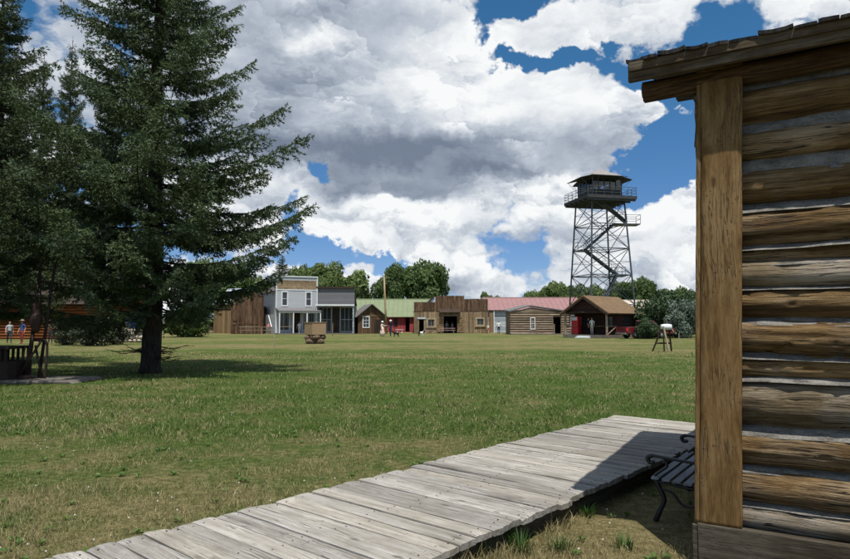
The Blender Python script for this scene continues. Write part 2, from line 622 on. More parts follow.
M['shingle'] = wood('shingle_timber', (.018, .016, .015), (.04, .036, .033), (.08, .072, .066), 'Y', 1.2, bump=.8, grey=(.10, .097, .094), grey_amt=.4, objvar=.7)
M['plank'] = wood('boardwalk_timber', (.165, .150, .126), (.295, .276, .244), (.385, .368, .335), 'Y', 0.9, bump=.75, grey=(.35, .34, .32), grey_amt=.45, objvar=.40, stretch=.035, bdist=.006, knots=True, crack=.85, speck=.35, tint=(.27, .232, .175))
M['joist'] = wood('joist_timber', (.03, .025, .02), (.07, .06, .048), (.12, .10, .08), 'X', 1.0)
M['iron'] = plain('black_cast_iron', (.012, .012, .013), .45, .3, 20, 'OBJECT', .5)
M['slat'] = wood('bench_slat_timber', (.10, .11, .125), (.19, .205, .225), (.30, .315, .34), 'X', 1.2, bump=.4, objvar=.2)
M['nail'] = plain('nail_steel', (.10, .09, .085), .5, .3, 40, 'OBJECT', .5, .6)

# ================================================================ ground
W_C = gnd(702, 566)                                   # corner of the log cabin at the ground
w_ang = -32.0
WX = Vector((math.cos(R(w_ang)), math.sin(R(w_ang)), 0))     # along the cabin's front wall
WY = Vector((-WX.y, WX.x, 0))                                # along its hidden side wall
WALK_Z = 0.19
wa, wb = gnd(40, 559, WALK_Z), gnd(617, 415, WALK_Z)         # left edge of the boardwalk
wr = gnd(502, 527, WALK_Z)
UX = (wb - wa).normalized()                                  # along the walk
UY = Vector((-UX.y, UX.x, 0))                                # across it, to the left
WALK_W = abs((wr - wa).dot(UY))
WALK_O = wa - UY * WALK_W                                    # a point of its right edge
WALK_L0, WALK_L1 = -3.6, (wb - wa).length


def grass_color(t, blade):
    pos = t.n('ShaderNodeNewGeometry').outputs['Position']
    flat = t.vm('MULTIPLY', pos, (1, 1, 0))
    sp = t.n('ShaderNodeSeparateXYZ'); t.link(flat, sp.inputs[0])
    big = t.noise(flat, 0.22, 4, 0.6).outputs['Fac']
    midn = t.noise(flat, 1.1, 5, 0.65).outputs['Fac']
    fine = t.noise(flat, 9.0, 4, 0.7).outputs['Fac']
    bands = t.noise(t.vm('MULTIPLY', flat, (0.25, 1.0, 0)), 0.16, 3, 0.6).outputs['Fac']      # worn strips across the far field
    # the lawn is parched beside the boardwalk, lush in the middle ground, faded further out
    near = t.ss(sp.outputs[1], 4.5, 11.5, 0.40, 0.0)
    far = t.ss(sp.outputs[1], 15.0, 42.0, 0.0, 0.27)
    dry = t.m('ADD', t.m('MULTIPLY_ADD', big, 1.2, -0.70), t.m('MULTIPLY_ADD', midn, 1.5, -0.75))
    dry = t.m('ADD', dry, t.m('MULTIPLY_ADD', fine, 0.5, -0.25))
    dry = t.m('ADD', dry, t.m('ADD', near, far))
    bfade = t.ss(sp.outputs[1], 14.0, 26.0)
    dry = t.m('ADD', dry, t.m('MULTIPLY', t.m('MULTIPLY_ADD', bands, 1.5, -0.78), bfade))
    # bare, parched patch between the boardwalk and the cabin
    yard = t.vm('DISTANCE', flat, (1.5, 4.4, 0))
    dry = t.m('ADD', dry, t.ss(yard, 0.9, 2.0, 0.55, 0.0))
    if blade:
        rnd = t.n('ShaderNodeNewGeometry').outputs['Random Per Island']
        dry = t.m('ADD', dry, t.m('MULTIPLY_ADD', rnd, 0.9, -0.45))
    return dry, sp, fine, midn, flat


gm, t = new_mat('lawn')
dry, sp, fine, midn, flat = grass_color(t, False)
lush = t.mix(t.ss(fine, 0.3, 0.7), (.056, .094, .020), (.120, .178, .040))
straw = t.mix(t.ss(fine, 0.3, 0.7), (.165, .142, .062), (.33, .275, .135))
col = t.mix(t.ss(dry, -0.28, 0.55), lush, straw)
vf = t.noise(flat, 60.0, 3, 0.7).outputs['Fac']
farspeck = t.noise(flat, 26.0, 4, 0.75).outputs['Fac']
col = t.vm('SCALE', col, s=t.ss(t.m('MULTIPLY_ADD', vf, 0.5, t.m('MULTIPLY', farspeck, 0.5)), 0.34, 0.66, 0.45, 1.30))
finish(t, col, 0.95, t.m('ADD', vf, farspeck), 0.9, 0.05, 0.05)
M['lawn'] = gm

bm_, t = new_mat('grass_blade')
dry, sp, fine, midn, flat = grass_color(t, True)
rnd = t.n('ShaderNodeNewGeometry').outputs['Random Per Island']
lush = t.ramp(rnd, [(0, (.044, .092, .016)), (.6, (.108, .184, .036)), (1, (.18, .250, .062))])
straw = t.ramp(rnd, [(0, (.16, .135, .058)), (.5, (.30, .255, .125)), (1, (.46, .40, .22))])
col = t.mix(t.ss(dry, -0.05, 0.42), lush, straw)
finish(t, col, 0.6, spec=0.2, trans=(col, 0.35))
M['blade'] = bm_
M['dirt'] = plain('bare_dirt', (.10, .08, .055), .95, .4, 5, bump=.8)

# ground sheet, reaching the horizon
xs = np.array([-3000, -600, -200, -90, -50, -30, -20, -14, -10, -7, -5, -3, -1.5, 0, 1.5, 3, 5, 7, 10, 14, 20, 30, 50, 90, 200, 600, 3000.])
ys = np.array([-400, -60, -12, -4, 0, 2, 3.5, 5, 7, 9, 12, 16, 22, 30, 40, 55, 75, 110, 200, 500, 1500, 5000.])
gx, gy = np.meshgrid(xs, ys)
gv = np.stack([gx.ravel(), gy.ravel(), np.zeros(gx.size)], 1)
nx, ny = len(xs), len(ys)
gf = np.array([[j * nx + i, j * nx + i + 1, (j + 1) * nx + i + 1, (j + 1) * nx + i] for j in range(ny - 1) for i in range(nx - 1)]).ravel()
ground = np_mesh('ground', gv, gf, 4, [M['lawn']])
tag(ground, kind='structure')


# ================================================================ grass blades
SLAB = (gnd(-60, 386), gnd(92, 383))
TRUNK_P = gnd(150, 372)


def blades(n, d0, d1, power, h0, h1, wdt, seed, region=None):
    r = np.random.default_rng(seed)
    if region is None:
        u = r.random(n)
        d = (d0 ** (1 - power) + u * (d1 ** (1 - power) - d0 ** (1 - power))) ** (1 / (1 - power))
        x = (r.random(n) * 2 - 1) * (d * 0.74 + 1.2)
        p = np.stack([x, d], 1)
    else:
        p = region(r, n)
    rel = p - np.array([WALK_O.x, WALK_O.y])
    a = rel @ np.array([UX.x, UX.y]); b = rel @ np.array([UY.x, UY.y])
    keep = ~((a > WALK_L0) & (a < WALK_L1 + .02) & (b > 0.03) & (b < WALK_W + 0.005))
    rc = p - np.array([W_C.x, W_C.y])
    ca = rc @ np.array([WX.x, WX.y]); cb = rc @ np.array([WY.x, WY.y])
    keep &= ~((ca > -0.03) & (cb > -0.03))
    # thin growth in the permanent shade of the cabin, beside the bench
    shade = np.clip(1.4 - np.hypot(p[:, 0] - 1.9, p[:, 1] - 5.3), 0, 1)
    keep &= r.random(len(p)) > shade * 1.1
    keep &= ~((p[:, 0] < gnd(88, 383).x) & (p[:, 1] > gnd(40, 387).y) & (p[:, 1] < gnd(40, 379).y))
    dens = fbm(np.stack([p[:, 0] * 1.3, p[:, 1] * 1.3, np.zeros(len(p))], 1), 3, 5)
    keep &= r.random(len(p)) < 0.72 + dens * 0.9
    p = p[keep]; n = len(p)
    tall = fbm(np.stack([p[:, 0] * 2.1, p[:, 1] * 2.1, np.zeros(n)], 1), 3, 11)
    h = (h0 + (h1 - h0) * r.random(n) ** 1.6) * np.clip(1 + tall * 1.1, 0.45, 2.0)
    th = r.random(n) * 2 * np.pi
    lean = (0.25 + r.random(n) * 1.0) * h
    ld = r.random(n) * 2 * np.pi
    ws = wdt * (0.6 + 0.8 * r.random(n)) * (1 + np.clip(p[:, 1] - 7, 0, 30) * 0.09)
    cx_, sx_ = np.cos(th) * ws, np.sin(th) * ws
    root = np.stack([p[:, 0], p[:, 1], np.zeros(n) - 0.003], 1)
    side = np.stack([cx_, sx_, np.zeros(n)], 1)
    off = np.stack([np.cos(ld) * lean, np.sin(ld) * lean, np.zeros(n)], 1)
    up = np.zeros((n, 3)); up[:, 2] = h
    m1 = root + off * 0.35 + up * 0.62
    tip = root + off + up
    V = np.stack([root - side, root + side, m1 + side * 0.75, m1 - side * 0.75, tip], 1).reshape(-1, 3)
    base = np.arange(n) * 5
    F = np.stack([base, base + 1, base + 2, base, base + 2, base + 3, base + 3, base + 2, base + 4], 1).ravel()
    return V, F


Vs, Fs, o_ = [], [], 0


def walk_edge(r, n):
    a = WALK_L0 + r.random(n) ** 0.9 * (WALK_L1 - WALK_L0)
    left = r.random(n) < 0.55
    b = np.where(left, WALK_W + 0.015 + np.abs(r.normal(0, .07, n)), 0.0 - np.abs(r.normal(0, .06, n)))
    clump = fbm(np.stack([a * 2.4, b * 0, left * 9.0], 1), 2, 3)
    ok = (clump > -0.15) | left
    a, b = a[ok], b[ok]
    o = np.array([WALK_O.x, WALK_O.y])
    return o + a[:, None] * np.array([UX.x, UX.y]) + b[:, None] * np.array([UY.x, UY.y])


def yard(r, n):
    c = np.array([1.15, 4.25])
    return c + r.normal(0, 1, (n, 2)) * np.array([0.75, 0.65])


for args in ((270000, 2.6, 14.0, 1.35, .020, .062, .0021, 1, None), (110000, 9.0, 34.0, 1.5, .03, .075, .004, 2, None),
             (9000, 0, 0, 0, .05, .12, .0026, 3, walk_edge), (15000, 0, 0, 0, .02, .07, .0020, 4, yard)):
    V, F = blades(*args[:8], region=args[8])
    Vs.append(V); Fs.append(F + o_); o_ += len(V)


# tufts of long green grass beside the boardwalk, and broad-leaved weeds in the lawn
def tuft(cx, cy, n, h, spread, seed):
    r = np.random.default_rng(seed)
    th = r.random(n) * 2 * np.pi
    rr = r.random(n) ** .7 * spread
    root = np.stack([cx + np.cos(th) * rr, cy + np.sin(th) * rr, np.full(n, -.003)], 1)
    hh = h * (0.45 + 0.6 * r.random(n))
    out_ = np.stack([np.cos(th), np.sin(th), np.zeros(n)], 1) * (hh * (0.2 + 0.5 * r.random(n)))[:, None]
    sd_ = np.stack([-np.sin(th), np.cos(th), np.zeros(n)], 1) * 0.0032
    up = np.zeros((n, 3)); up[:, 2] = hh
    m1 = root + out_ * 0.35 + up * 0.65
    tip = root + out_ + up
    V = np.stack([root - sd_, root + sd_, m1 + sd_ * .8, m1 - sd_ * .8, tip], 1).reshape(-1, 3)
    b = np.arange(n) * 5
    F = np.stack([b, b + 1, b + 2, b, b + 2, b + 3, b + 3, b + 2, b + 4], 1).ravel()
    return V, F


tv, tf, to = [], [], 0
for k, (px, py, h, n, s_) in enumerate([(503, 545, .20, 130, .10), (520, 553, .17, 90, .09), (560, 551, .12, 70, .08), (587, 516, .12, 80, .07), (625, 548, .12, 60, .08), (545, 523, .10, 50, .08), (480, 556, .2, 80, .08)]):
    g = gnd(px, py)
    V, F = tuft(g.x, g.y, n, h, s_, 90 + k)
    tv.append(V); tf.append(F + to); to += len(V)
M['tuft'] = leaf_mat('tuft_blade', (.022, .060, .012), (.045, .105, .022), (.085, .150, .035), .3, 2.0)
tu = np_mesh('grass_tufts', np.concatenate(tv), np.concatenate(tf), 3, [M['tuft']])
tag(tu, 'long green grass tufts along the near edge of the boardwalk', 'grass', kind='stuff')
gr = np_mesh('lawn_grass', np.concatenate(Vs), np.concatenate(Fs), 3, [M['blade']])
tag(gr, 'short mown grass with parched straw patches covering the field', 'grass', kind='stuff')

# broad-leaved weeds and white clover heads scattered through the near lawn
r = np.random.default_rng(77)
cl = MB()
nW = 0
while nW < 240:
    dd_ = 3.4 + 9.0 * r.random() ** 1.3
    xx_ = (r.random() * 2 - 1) * dd_ * .72
    rel = Vector((xx_, dd_, 0)) - WALK_O
    if -.1 < rel.dot(UY) < WALK_W + .1 or (Vector((xx_, dd_, 0)) - W_C).dot(WX) > -.2: continue
    nW += 1
    if nW % 3:
        cl.cur = 0
        nl_ = r.integers(5, 9)
        for q in range(nl_):
            a = q / nl_ * 6.283 + r.random() * .6
            L = r.uniform(.025, .055); wv_ = L * .32
            c_, s_ = math.cos(a), math.sin(a)
            z1, z2 = r.uniform(.015, .04), r.uniform(.02, .05)
            cl.add([(xx_, dd_, .004), (xx_ + c_ * L * .6 - s_ * wv_, dd_ + s_ * L * .6 + c_ * wv_, z1), (xx_ + c_ * L, dd_ + s_ * L, z2), (xx_ + c_ * L * .6 + s_ * wv_, dd_ + s_ * L * .6 - c_ * wv_, z1)], [(0, 1, 2, 3)])
    else:
        cl.cur = 1
        h_ = r.uniform(.035, .075)
        cl.lathe([(.002, h_ - .008), (.008, h_ - .002), (.006, h_ + .005), (.001, h_ + .007)], 6, (xx_, dd_, 0))
M['weed'] = leaf_mat('weed_leaf', (.045, .095, .020), (.085, .155, .034), (.13, .21, .055), .25, 3.0)
M['clover'] = plain('clover_head', (.50, .48, .42), .9, .2, 20)
wo = cl.build('lawn_weeds', [M['weed'], M['clover']])
tag(wo, 'broad-leaved weeds and white clover heads in the near lawn', 'weeds', kind='stuff')

# ================================================================ boardwalk
bw = empty('boardwalk', WALK_O, math.atan2(UX.y, UX.x), 'raised walk of weathered grey planks crossing the lawn to the bench', 'boardwalk')
PITCH_P = 0.1775
PL_W, PL_T = 0.168, 0.045


def plank_mesh(seed):
    r = np.random.default_rng(seed)
    nx_, ny_ = 7, 40
    L = WALK_W
    x = np.linspace(-PL_W / 2, PL_W / 2, nx_)
    y = np.linspace(0, 1, ny_)
    ex0 = 0.012 * fbm(np.stack([x * 14, np.zeros(nx_), np.full(nx_, seed)], 1), 2, seed)
    ex1 = 0.016 * fbm(np.stack([x * 14, np.ones(nx_), np.full(nx_, seed)], 1), 2, seed + 5)
    edge0 = 0.0045 * fbm(np.stack([y * 7, np.zeros(ny_), np.zeros(ny_)], 1), 3, seed + 9)
    edge1 = 0.0045 * fbm(np.stack([y * 7, np.zeros(ny_), np.zeros(ny_) + 4], 1), 3, seed + 10)
    cup = 0.005 * (r.random() - 0.45)
    tw = 0.006 * r.normal()
    vt, vb = [], []
    for j in range(ny_):
        for i in range(nx_):
            s_ = x[i] / (PL_W / 2)
            xx = x[i] + (edge0[j] if i == 0 else 0) + (edge1[j] if i == nx_ - 1 else 0)
            yy = ex0[i] + y[j] * (L + ex1[i] - ex0[i])
            zz = cup * s_ * s_ + tw * s_ * (y[j] - .5) - (0.006 if i in (0, nx_ - 1) else 0) - (0.004 if j in (0, ny_ - 1) else 0)
            vt.append((xx, yy, zz)); vb.append((xx, yy, -PL_T))
    vt, vb = np.array(vt), np.array(vb)
    vt[:, 2] += 0.0022 * fbm(vt * np.array([60, 4, 1]), 3, seed + 20)
    mb = MB()
    n = nx_ * ny_
    fs = []
    for j in range(ny_ - 1):
        for i in range(nx_ - 1):
            a = j * nx_ + i
            fs.append((a, a + 1, a + nx_ + 1, a + nx_))
            fs.append((n + a, n + a + nx_, n + a + nx_ + 1, n + a + 1))
    ring = [i for i in range(nx_)] + [j * nx_ + nx_ - 1 for j in range(1, ny_)] + [(ny_ - 1) * nx_ + i for i in range(nx_ - 2, -1, -1)] + [j * nx_ for j in range(ny_ - 2, 0, -1)]
    for k in range(len(ring)):
        a, b = ring[k], ring[(k + 1) % len(ring)]
        fs.append((a, n + a, n + b, b))
    mb.add(list(vt) + list(vb), fs)
    mb.cur = 1
    for yy in (0.09, L * .5 + r.normal() * .03, L - 0.09):
        for xx in (-.045, .042):
            px_, py_ = xx + r.normal() * .006, yy + r.normal() * .01
            mb.lathe([(0.0062, -0.004), (0.0062, 0.0035), (0.003, 0.005)], 7, (px_, py_, 0))
    me = bpy.data.meshes.new('plank')
    me.from_pydata(mb.v, [], mb.f)
    me.materials.append(M['plank']); me.materials.append(M['nail'])
    me.polygons.foreach_set('material_index', mb.mi)
    me.update()
    bm2 = bmesh.new(); bm2.from_mesh(me); bmesh.ops.recalc_face_normals(bm2, faces=bm2.faces); bm2.to_mesh(me); bm2.free()
    return me


plank_meshes = [plank_mesh(100 + k) for k in range(9)]
npl = int((WALK_L1 - WALK_L0) / PITCH_P)
for k in range(npl):
    o = bpy.data.objects.new('plank', plank_meshes[(k * 5 + k // 9 * 2) % 9])
    COL.objects.link(o)
    o.parent = bw
    flip = random.random() < 0.5
    xk = WALK_L1 - (k + 0.5) * PITCH_P
    o.location = (xk + random.gauss(0, .002), random.gauss(0, .012) + (WALK_W if flip else 0), WALK_Z * 0 + random.gauss(0, .003))
    o.rotation_euler = (random.gauss(0, .0012), random.gauss(0, .006), (math.pi if flip else 0) + random.gauss(0, .004))
for yy in (0.12, WALK_W / 2, WALK_W - 0.12):
    mb = MB().box(WALK_L0, WALK_L1 - .02, yy - .045, yy + .045, -WALK_Z + 0.002, -PL_T - 0.006)
    mb.build('joist', M['joist'], bw)

# ================================================================ log cabin
cab = empty('log_cabin', W_C, R(w_ang), 'weathered log cabin corner with a tall timber corner board and pale chinking', 'log cabin')
FRONT_L, SIDE_L = 5.2, 5.4
WALL_D = (W_C + WX * 0.27).y


def zc(py):
    return at(738, py, WALL_D).z


LOGS = [  # top and bottom of each log beside the corner board, in sight-line rows; material ; end cut showing
    (88, 119, 'log', 0), (136, 153, 'log', 0), (175, 198, 'log', 1), (210, 240, 'log', 2), (247, 261, 'log', 0), (262, 284, 'log_grey', 1), (288, 311, 'log', 1),
    (322, 347, 'log', 1), (356, 376, 'log', 0), (379, 421, 'log_grey', 0), (433, 460, 'log', 0), (471, 500, 'log', 1), (505, 533, 'log_grey', 0)]


def log_mesh(name, L, r0, r1, seed, mat, x0=0.0, vis=1.6, knot=True):
    """a hewn log along x with checks, bumps and a slightly crooked axis; fine where it is seen"""
    na = 44
    xs_ = np.concatenate([np.linspace(0, vis, 110), np.linspace(vis, L, 26)[1:]])
    th = np.linspace(0, 2 * np.pi, na, endpoint=False)
    X, T = np.meshgrid(xs_, th, indexing='ij')
    rr = r0 + (r1 - r0) * X / L
    P = np.stack([X.ravel() * 1.3, np.cos(T).ravel() * 1.4, np.sin(T).ravel() * 1.4], 1)
    bump_ = 0.055 * fbm(P * np.array([2.0, 1.3, 1.3]), 4, seed)
    grain = 0.034 * fbm(np.stack([X.ravel() * 2.2, np.cos(T).ravel() * 9, np.sin(T).ravel() * 9], 1), 3, seed + 40)
    ck = fbm(np.stack([X.ravel() * 0.8, np.cos(T).ravel() * 2.4, np.sin(T).ravel() * 2.4], 1), 3, seed + 60)
    chk = -0.16 * np.clip(1 - np.abs(ck) / 0.045, 0, 1) * (fbm(np.stack([X.ravel() * 1.6, T.ravel() * 0, T.ravel() * 0], 1), 2, seed + 61) > -0.1)
    rr = rr * (1 + (bump_ + grain + chk).reshape(X.shape))
    # hewn faces: flatten a little towards the viewer
    wobz = 0.012 * fbm(np.stack([xs_ * 1.1, xs_ * 0, xs_ * 0 + seed], 1), 2, seed + 80)
    Y = -np.cos(T) * rr * 1.0
    Zz = np.sin(T) * rr + wobz[:, None]
    V = np.stack([X + x0, Y, Zz], 2).reshape(-1, 3)
    n = len(xs_)
    i, k = np.meshgrid(np.arange(n - 1), np.arange(na), indexing='ij')
    k2 = (k + 1) % na
    F = np.stack([i * na + k, i * na + k2, (i + 1) * na + k2, (i + 1) * na + k], 2).reshape(-1)
    o = np_mesh(name, V, F, 4, [M[mat], M['log_end']], cab, True)
    # end caps
    bm2 = bmesh.new(); bm2.from_mesh(o.data); bm2.verts.ensure_lookup_table()
    for base in (0, (n - 1) * na):
        f = bm2.faces.new([bm2.verts[base + q] for q in range(na)]); f.material_index = 1
    bmesh.ops.recalc_face_normals(bm2, faces=bm2.faces)
    bm2.to_mesh(o.data); bm2.free()
    return o


YL = 0.13                                             # axis of the front wall's logs behind its face
for k, (ya, yb, mt, cut) in enumerate(LOGS):
    fill = 0.30 if k < 3 else 0.80                     # how far the log swells into the joints above and below it
    up_ = zc(LOGS[k - 1][1]) if k else zc(80)
    dn_ = zc(LOGS[k + 1][0]) if k < len(LOGS) - 1 else zc(yb)
    za, zb = zc(ya), zc(yb)
    za, zb = (za + (up_ - za) * .22, zb + (dn_ - zb) * .28) if k < 3 else (za + (up_ - za) * .10, zb + (dn_ - zb) * .62)
    r0 = (za - zb) / 2 * 1.05 + .004
    o = log_mesh('log', FRONT_L, r0, r0 * random.uniform(.95, 1.12), 300 + k * 7, mt, x0=0.03 if cut != 2 else 0.285)
    o.location = (0, max(YL + random.gauss(0, .010), r0 * 1.16 - .005), (za + zb) / 2)
    if cut == 2:                                      # this log stops short: a pale tenon fills the notch
        t2 = log_mesh('log', 0.30, r0 * .62, r0 * .6, 700 + k, 'log_grey', x0=0.01, vis=.28)
        t2.location = (0, YL + .03, (za + zb) / 2 - .01)
# chinking between the logs: lumpy mortar, set back from the log faces
prev_bottom = None
edges = [(zc(a), zc(b)) for a, b, _, _ in LOGS]
for k in range(-1, len(edges) - 1):
    top = edges[k][1] if k >= 0 else zc(76)
    bot = edges[k + 1][0]
    gap_ = top - bot
    if k < 2:
        mid_, hh = (top + bot) / 2, gap_ / 2 + .03
    else:                                             # a bead of mortar lying on the back of the lower log
        mid_, hh = bot + gap_ * .16, max(gap_ * .30, .012) + .012
    nx_, nz_ = 120, 9
    X, Zz = np.meshgrid(np.concatenate([np.linspace(0.02, 1.7, 100), np.linspace(1.9, FRONT_L, 20)]), np.linspace(-1, 1, nz_), indexing='ij')
    P = np.stack([X.ravel() * 5, Zz.ravel() * 1.5, np.full(X.size, k * 3.7)], 1)
    depth = YL - 0.050 + 0.040 * Zz.ravel() + 0.026 * fbm(P, 4, 900 + k)
    zz = mid_ + hh * Zz.ravel() + 0.012 * fbm(np.stack([X.ravel() * 2.2, X.ravel() * 0, X.ravel() * 0 + k], 1), 2, 950)
    V = np.stack([X.ravel(), depth, zz], 1)
    Vb = V.copy(); Vb[:, 1] = YL + 0.06
    n0 = X.shape[0]; nv = len(V)
    i, q = np.meshgrid(np.arange(n0 - 1), np.arange(nz_ - 1), indexing='ij')
    a = i * nz_ + q
    F = np.stack([a, a + nz_, a + nz_ + 1, a + 1], 2).reshape(-1)
    F = np.concatenate([F, (F.reshape(-1, 4)[:, ::-1] + nv).ravel()])
    ring = [i_ * nz_ for i_ in range(n0)] + [(n0 - 1) * nz_ + q_ for q_ in range(1, nz_)] + [i_ * nz_ + nz_ - 1 for i_ in range(n0 - 2, -1, -1)] + [q_ for q_ in range(nz_ - 2, 0, -1)]
    rf = []
    for c_ in range(len(ring)):
        a_, b_ = ring[c_], ring[(c_ + 1) % len(ring)]
        rf += [a_, b_, b_ + nv, a_ + nv]
    np_mesh('chinking', np.concatenate([V, Vb]), np.concatenate([F, np.array(rf)]), 4, [M['chink']], cab, True)

# hidden side wall and back wall: plain logs so the cabin is whole
ZT = zc(86)
for k in range(12):
    z = 0.28 + k * (ZT - 0.35) / 11
    mb = MB().tube([(0.25, 0.28 + j * (SIDE_L - .3) / 6, z) for j in range(7)], [.128 + random.gauss(0, .004) for _ in range(7)], 14)
    mb.build('log', M['log'], cab, True)
    mb = MB().tube([(0.3 + j * (FRONT_L - .4) / 6, SIDE_L - .05, z) for j in range(7)], .125, 12)
    mb.build('log', M['log'], cab, True)
    mb = MB().tube([(FRONT_L - .14, 0.28 + j * (SIDE_L - .6) / 6, z) for j in range(7)], .125, 12)
    mb.build('log', M['log'], cab, True)
MB().box(0.21, 0.29, 0.3, SIDE_L - .1, 0.05, ZT).build('chinking', M['chink'], cab)

# corner boards: a wide face board and an edge board round the corner, both leaning a little
ZP = zc(72)


def rough_board(name, x0, x1, y0, y1, z0, z1, mat, parent, lean=0.0, seed=1, amp=.003, nu=9, nw=90):
    us = np.linspace(x0, x1, nu); ws_ = np.linspace(z0, z1, nw)
    U, Wv = np.meshgrid(us, ws_, indexing='ij')
    fr = y0 + amp * fbm(np.stack([U.ravel() * 30, Wv.ravel() * 2.5, np.full(U.size, seed)], 1), 3, seed)
    ew = amp * 1.6 * fbm(np.stack([Wv.ravel() * 4, U.ravel() * 0, np.full(U.size, seed + 3.)], 1), 4, seed + 2)
    xx = U.ravel() + np.where(np.isclose(U.ravel(), x0), ew, 0) - np.where(np.isclose(U.ravel(), x1), ew[::-1], 0)
    fr = fr + np.where(np.isclose(U.ravel(), x0) | np.isclose(U.ravel(), x1), .004, 0)
    V = np.stack([xx + lean * (Wv.ravel() - z0), fr, Wv.ravel()], 1)
    Vb = V.copy(); Vb[:, 1] = y1
    nv = len(V)
    i, q = np.meshgrid(np.arange(nu - 1), np.arange(nw - 1), indexing='ij')
    a = i * nw + q
    F = np.stack([a, a + nw, a + nw + 1, a + 1], 2).reshape(-1)
    F = np.concatenate([F, (F.reshape(-1, 4)[:, ::-1] + nv).ravel()])
    ring = [i_ * nw for i_ in range(nu)] + [(nu - 1) * nw + q_ for q_ in range(1, nw)] + [i_ * nw + nw - 1 for i_ in range(nu - 2, -1, -1)] + [q_ for q_ in range(nw - 2, 0, -1)]
    rf = []
    for c_ in range(len(ring)):
        a_, b_ = ring[c_], ring[(c_ + 1) % len(ring)]
        rf += [a_, a_ + nv, b_ + nv, b_]
    return np_mesh(name, np.concatenate([V, Vb]), np.concatenate([F, np.array(rf)]), 4, [M[mat]], parent, False)


LEAN = 0.030
PB = at(694, 521, W_C.y).z
rough_board('corner_board', 0.0, 0.247, -0.045, 0.0, PB - .01, ZP + .05, 'post', cab, LEAN, 11)
rough_board('corner_edge_board', -0.032, -0.003, -0.040, 0.24, PB - .01, ZP + .05, 'post', cab, LEAN, 23, .002, 5)
# skirt plank at the foot of the wall
mb = MB().box(-0.012, FRONT_L, -0.058, 0.01, at(694, 557, W_C.y).z, PB)
sk = mb.build('skirt_board', M['skirt'], cab, bevel=.006)
MB().box(-0.045, -0.015, -0.05, SIDE_L, 0.03, PB - .012).build('skirt_board', M['skirt'], cab, bevel=.005)
MB().box(0.02, FRONT_L - .02, 0.02, SIDE_L - .02, -0.05, at(694, 557, W_C.y).z + .01).build('sill', M['joist'], cab)

# roof: gable with its eave towards the camera
EAVE_Y, RAKE = -0.20, 0.36
tipz = at(632, 66, (W_C - WX * RAKE + WY * EAVE_Y).y).z       # top of the fascia at its end
SL = math.tan(R(14.0))


def roof_z(y):
    return tipz + (y - EAVE_Y) * SL if y < SIDE_L / 2 else tipz + (SIDE_L - y - EAVE_Y) * SL


mb = MB().box(-RAKE, FRONT_L + .3, EAVE_Y, EAVE_Y + .04, tipz - .115, tipz)
mb.build('fascia_board', M['fascia'], cab, bevel=.006)
mb = MB().box(-RAKE + .012, FRONT_L + .3, EAVE_Y - .022, EAVE_Y - .002, tipz - .052, tipz + .012)
mb.build('fascia_board', M['fascia'], cab, bevel=.004)
# plate log whose end sticks out under the eave
zl = at(670, 88, (W_C - WX * .2).y).z
pl = log_mesh('plate_log', FRONT_L + .5, .072, .085, 555, 'plate', x0=-RAKE + .055, vis=2.0)
pl.location = (0, .02, zl + .002)
ym = SIDE_L / 2
for (ya, yb, nm) in ((EAVE_Y + .045, ym, 'roof_deck'), (ym, SIDE_L - EAVE_Y, 'roof_deck')):
    za, zb = roof_z(ya + 1e-6 if ya >= ym else ya) - .01, roof_z(yb - 1e-6 if yb <= ym else yb) - .01
    xl = -RAKE + .01 if ya < ym else 0.16
    mb = MB().slab([(xl, ya, za), (FRONT_L + .3, ya, za), (FRONT_L + .3, yb, zb), (xl, yb, zb)], .03)
    mb.build(nm, M['joist'], cab)
# gable infill
mb = MB().prism([(.15 if False else 0.02, ZT - .1), (SIDE_L - .02, ZT - .1), (SIDE_L - .02, roof_z(SIDE_L - .02) - .05), (ym, roof_z(ym) - .05), (0.02, roof_z(.02) - .05)], 0, .06)
for v_i, v_ in enumerate(mb.v):
    mb.v[v_i] = (v_[1] + .22, v_[0], v_[2])
mb.build('gable_boards', M['fascia'], cab)
# rafters under the overhang
for ry in (1.3, ym, 4.0, SIDE_L - .3):
    mb = MB().box(-RAKE + .05 if ry < ym - .1 else .3, .5, ry - .05, ry + .05, roof_z(ry) - .18, roof_z(ry) - .055)
    mb.build('purlin', M['joist'], cab)
# shingles: the rows above the eave one by one, the rest of the roof as one layer
sh_meshes = []
for k in range(6):
    r = np.random.default_rng(60 + k)
    mb = MB()
    wv_ = 1.0
    n = 6
    vs = []
    for j, yy in enumerate((0, .5, 1.0)):
        for i in range(n):
            xx = i / (n - 1) - .5
            curl = (.010 + .008 * r.random()) if j == 0 else 0.006
            vs.append((xx * (1 if j else .99), yy + (r.normal() * .012 if j == 0 else 0), (0.018 if j == 0 else (.012 if j == 1 else .006)) + curl * (abs(xx) * 2) ** 2 * (.6 if k % 2 else -.2) * (1 if j == 0 else .3)))
    m_ = len(vs)
    vs += [(x, y, z - (.017 if y < .2 else (.012 if y < .8 else .006))) for x, y, z in vs]
    fs = []
    for j in range(2):
        for i in range(n - 1):
            a = j * n + i
            fs += [(a, a + 1, a + n + 1, a + n), (m_ + a, m_ + a + n, m_ + a + n + 1, m_ + a + 1)]
    ring = list(range(n)) + [2 * n - 1, 3 * n - 1] + list(range(3 * n - 2, 2 * n - 1, -1)) + [n]
    fs += [(ring[i], ring[i] + m_, ring[(i + 1) % len(ring)] + m_, ring[(i + 1) % len(ring)]) for i in range(len(ring))]
    me = bpy.data.meshes.new('shingle'); me.from_pydata(vs, [], fs); me.materials.append(M['shingle']); me.update()
    sh_meshes.append(me)
roof_front = empty('roof', (0, 0, 0)); roof_front.parent = cab
row = 0
rest = MB()
y = EAVE_Y - .045
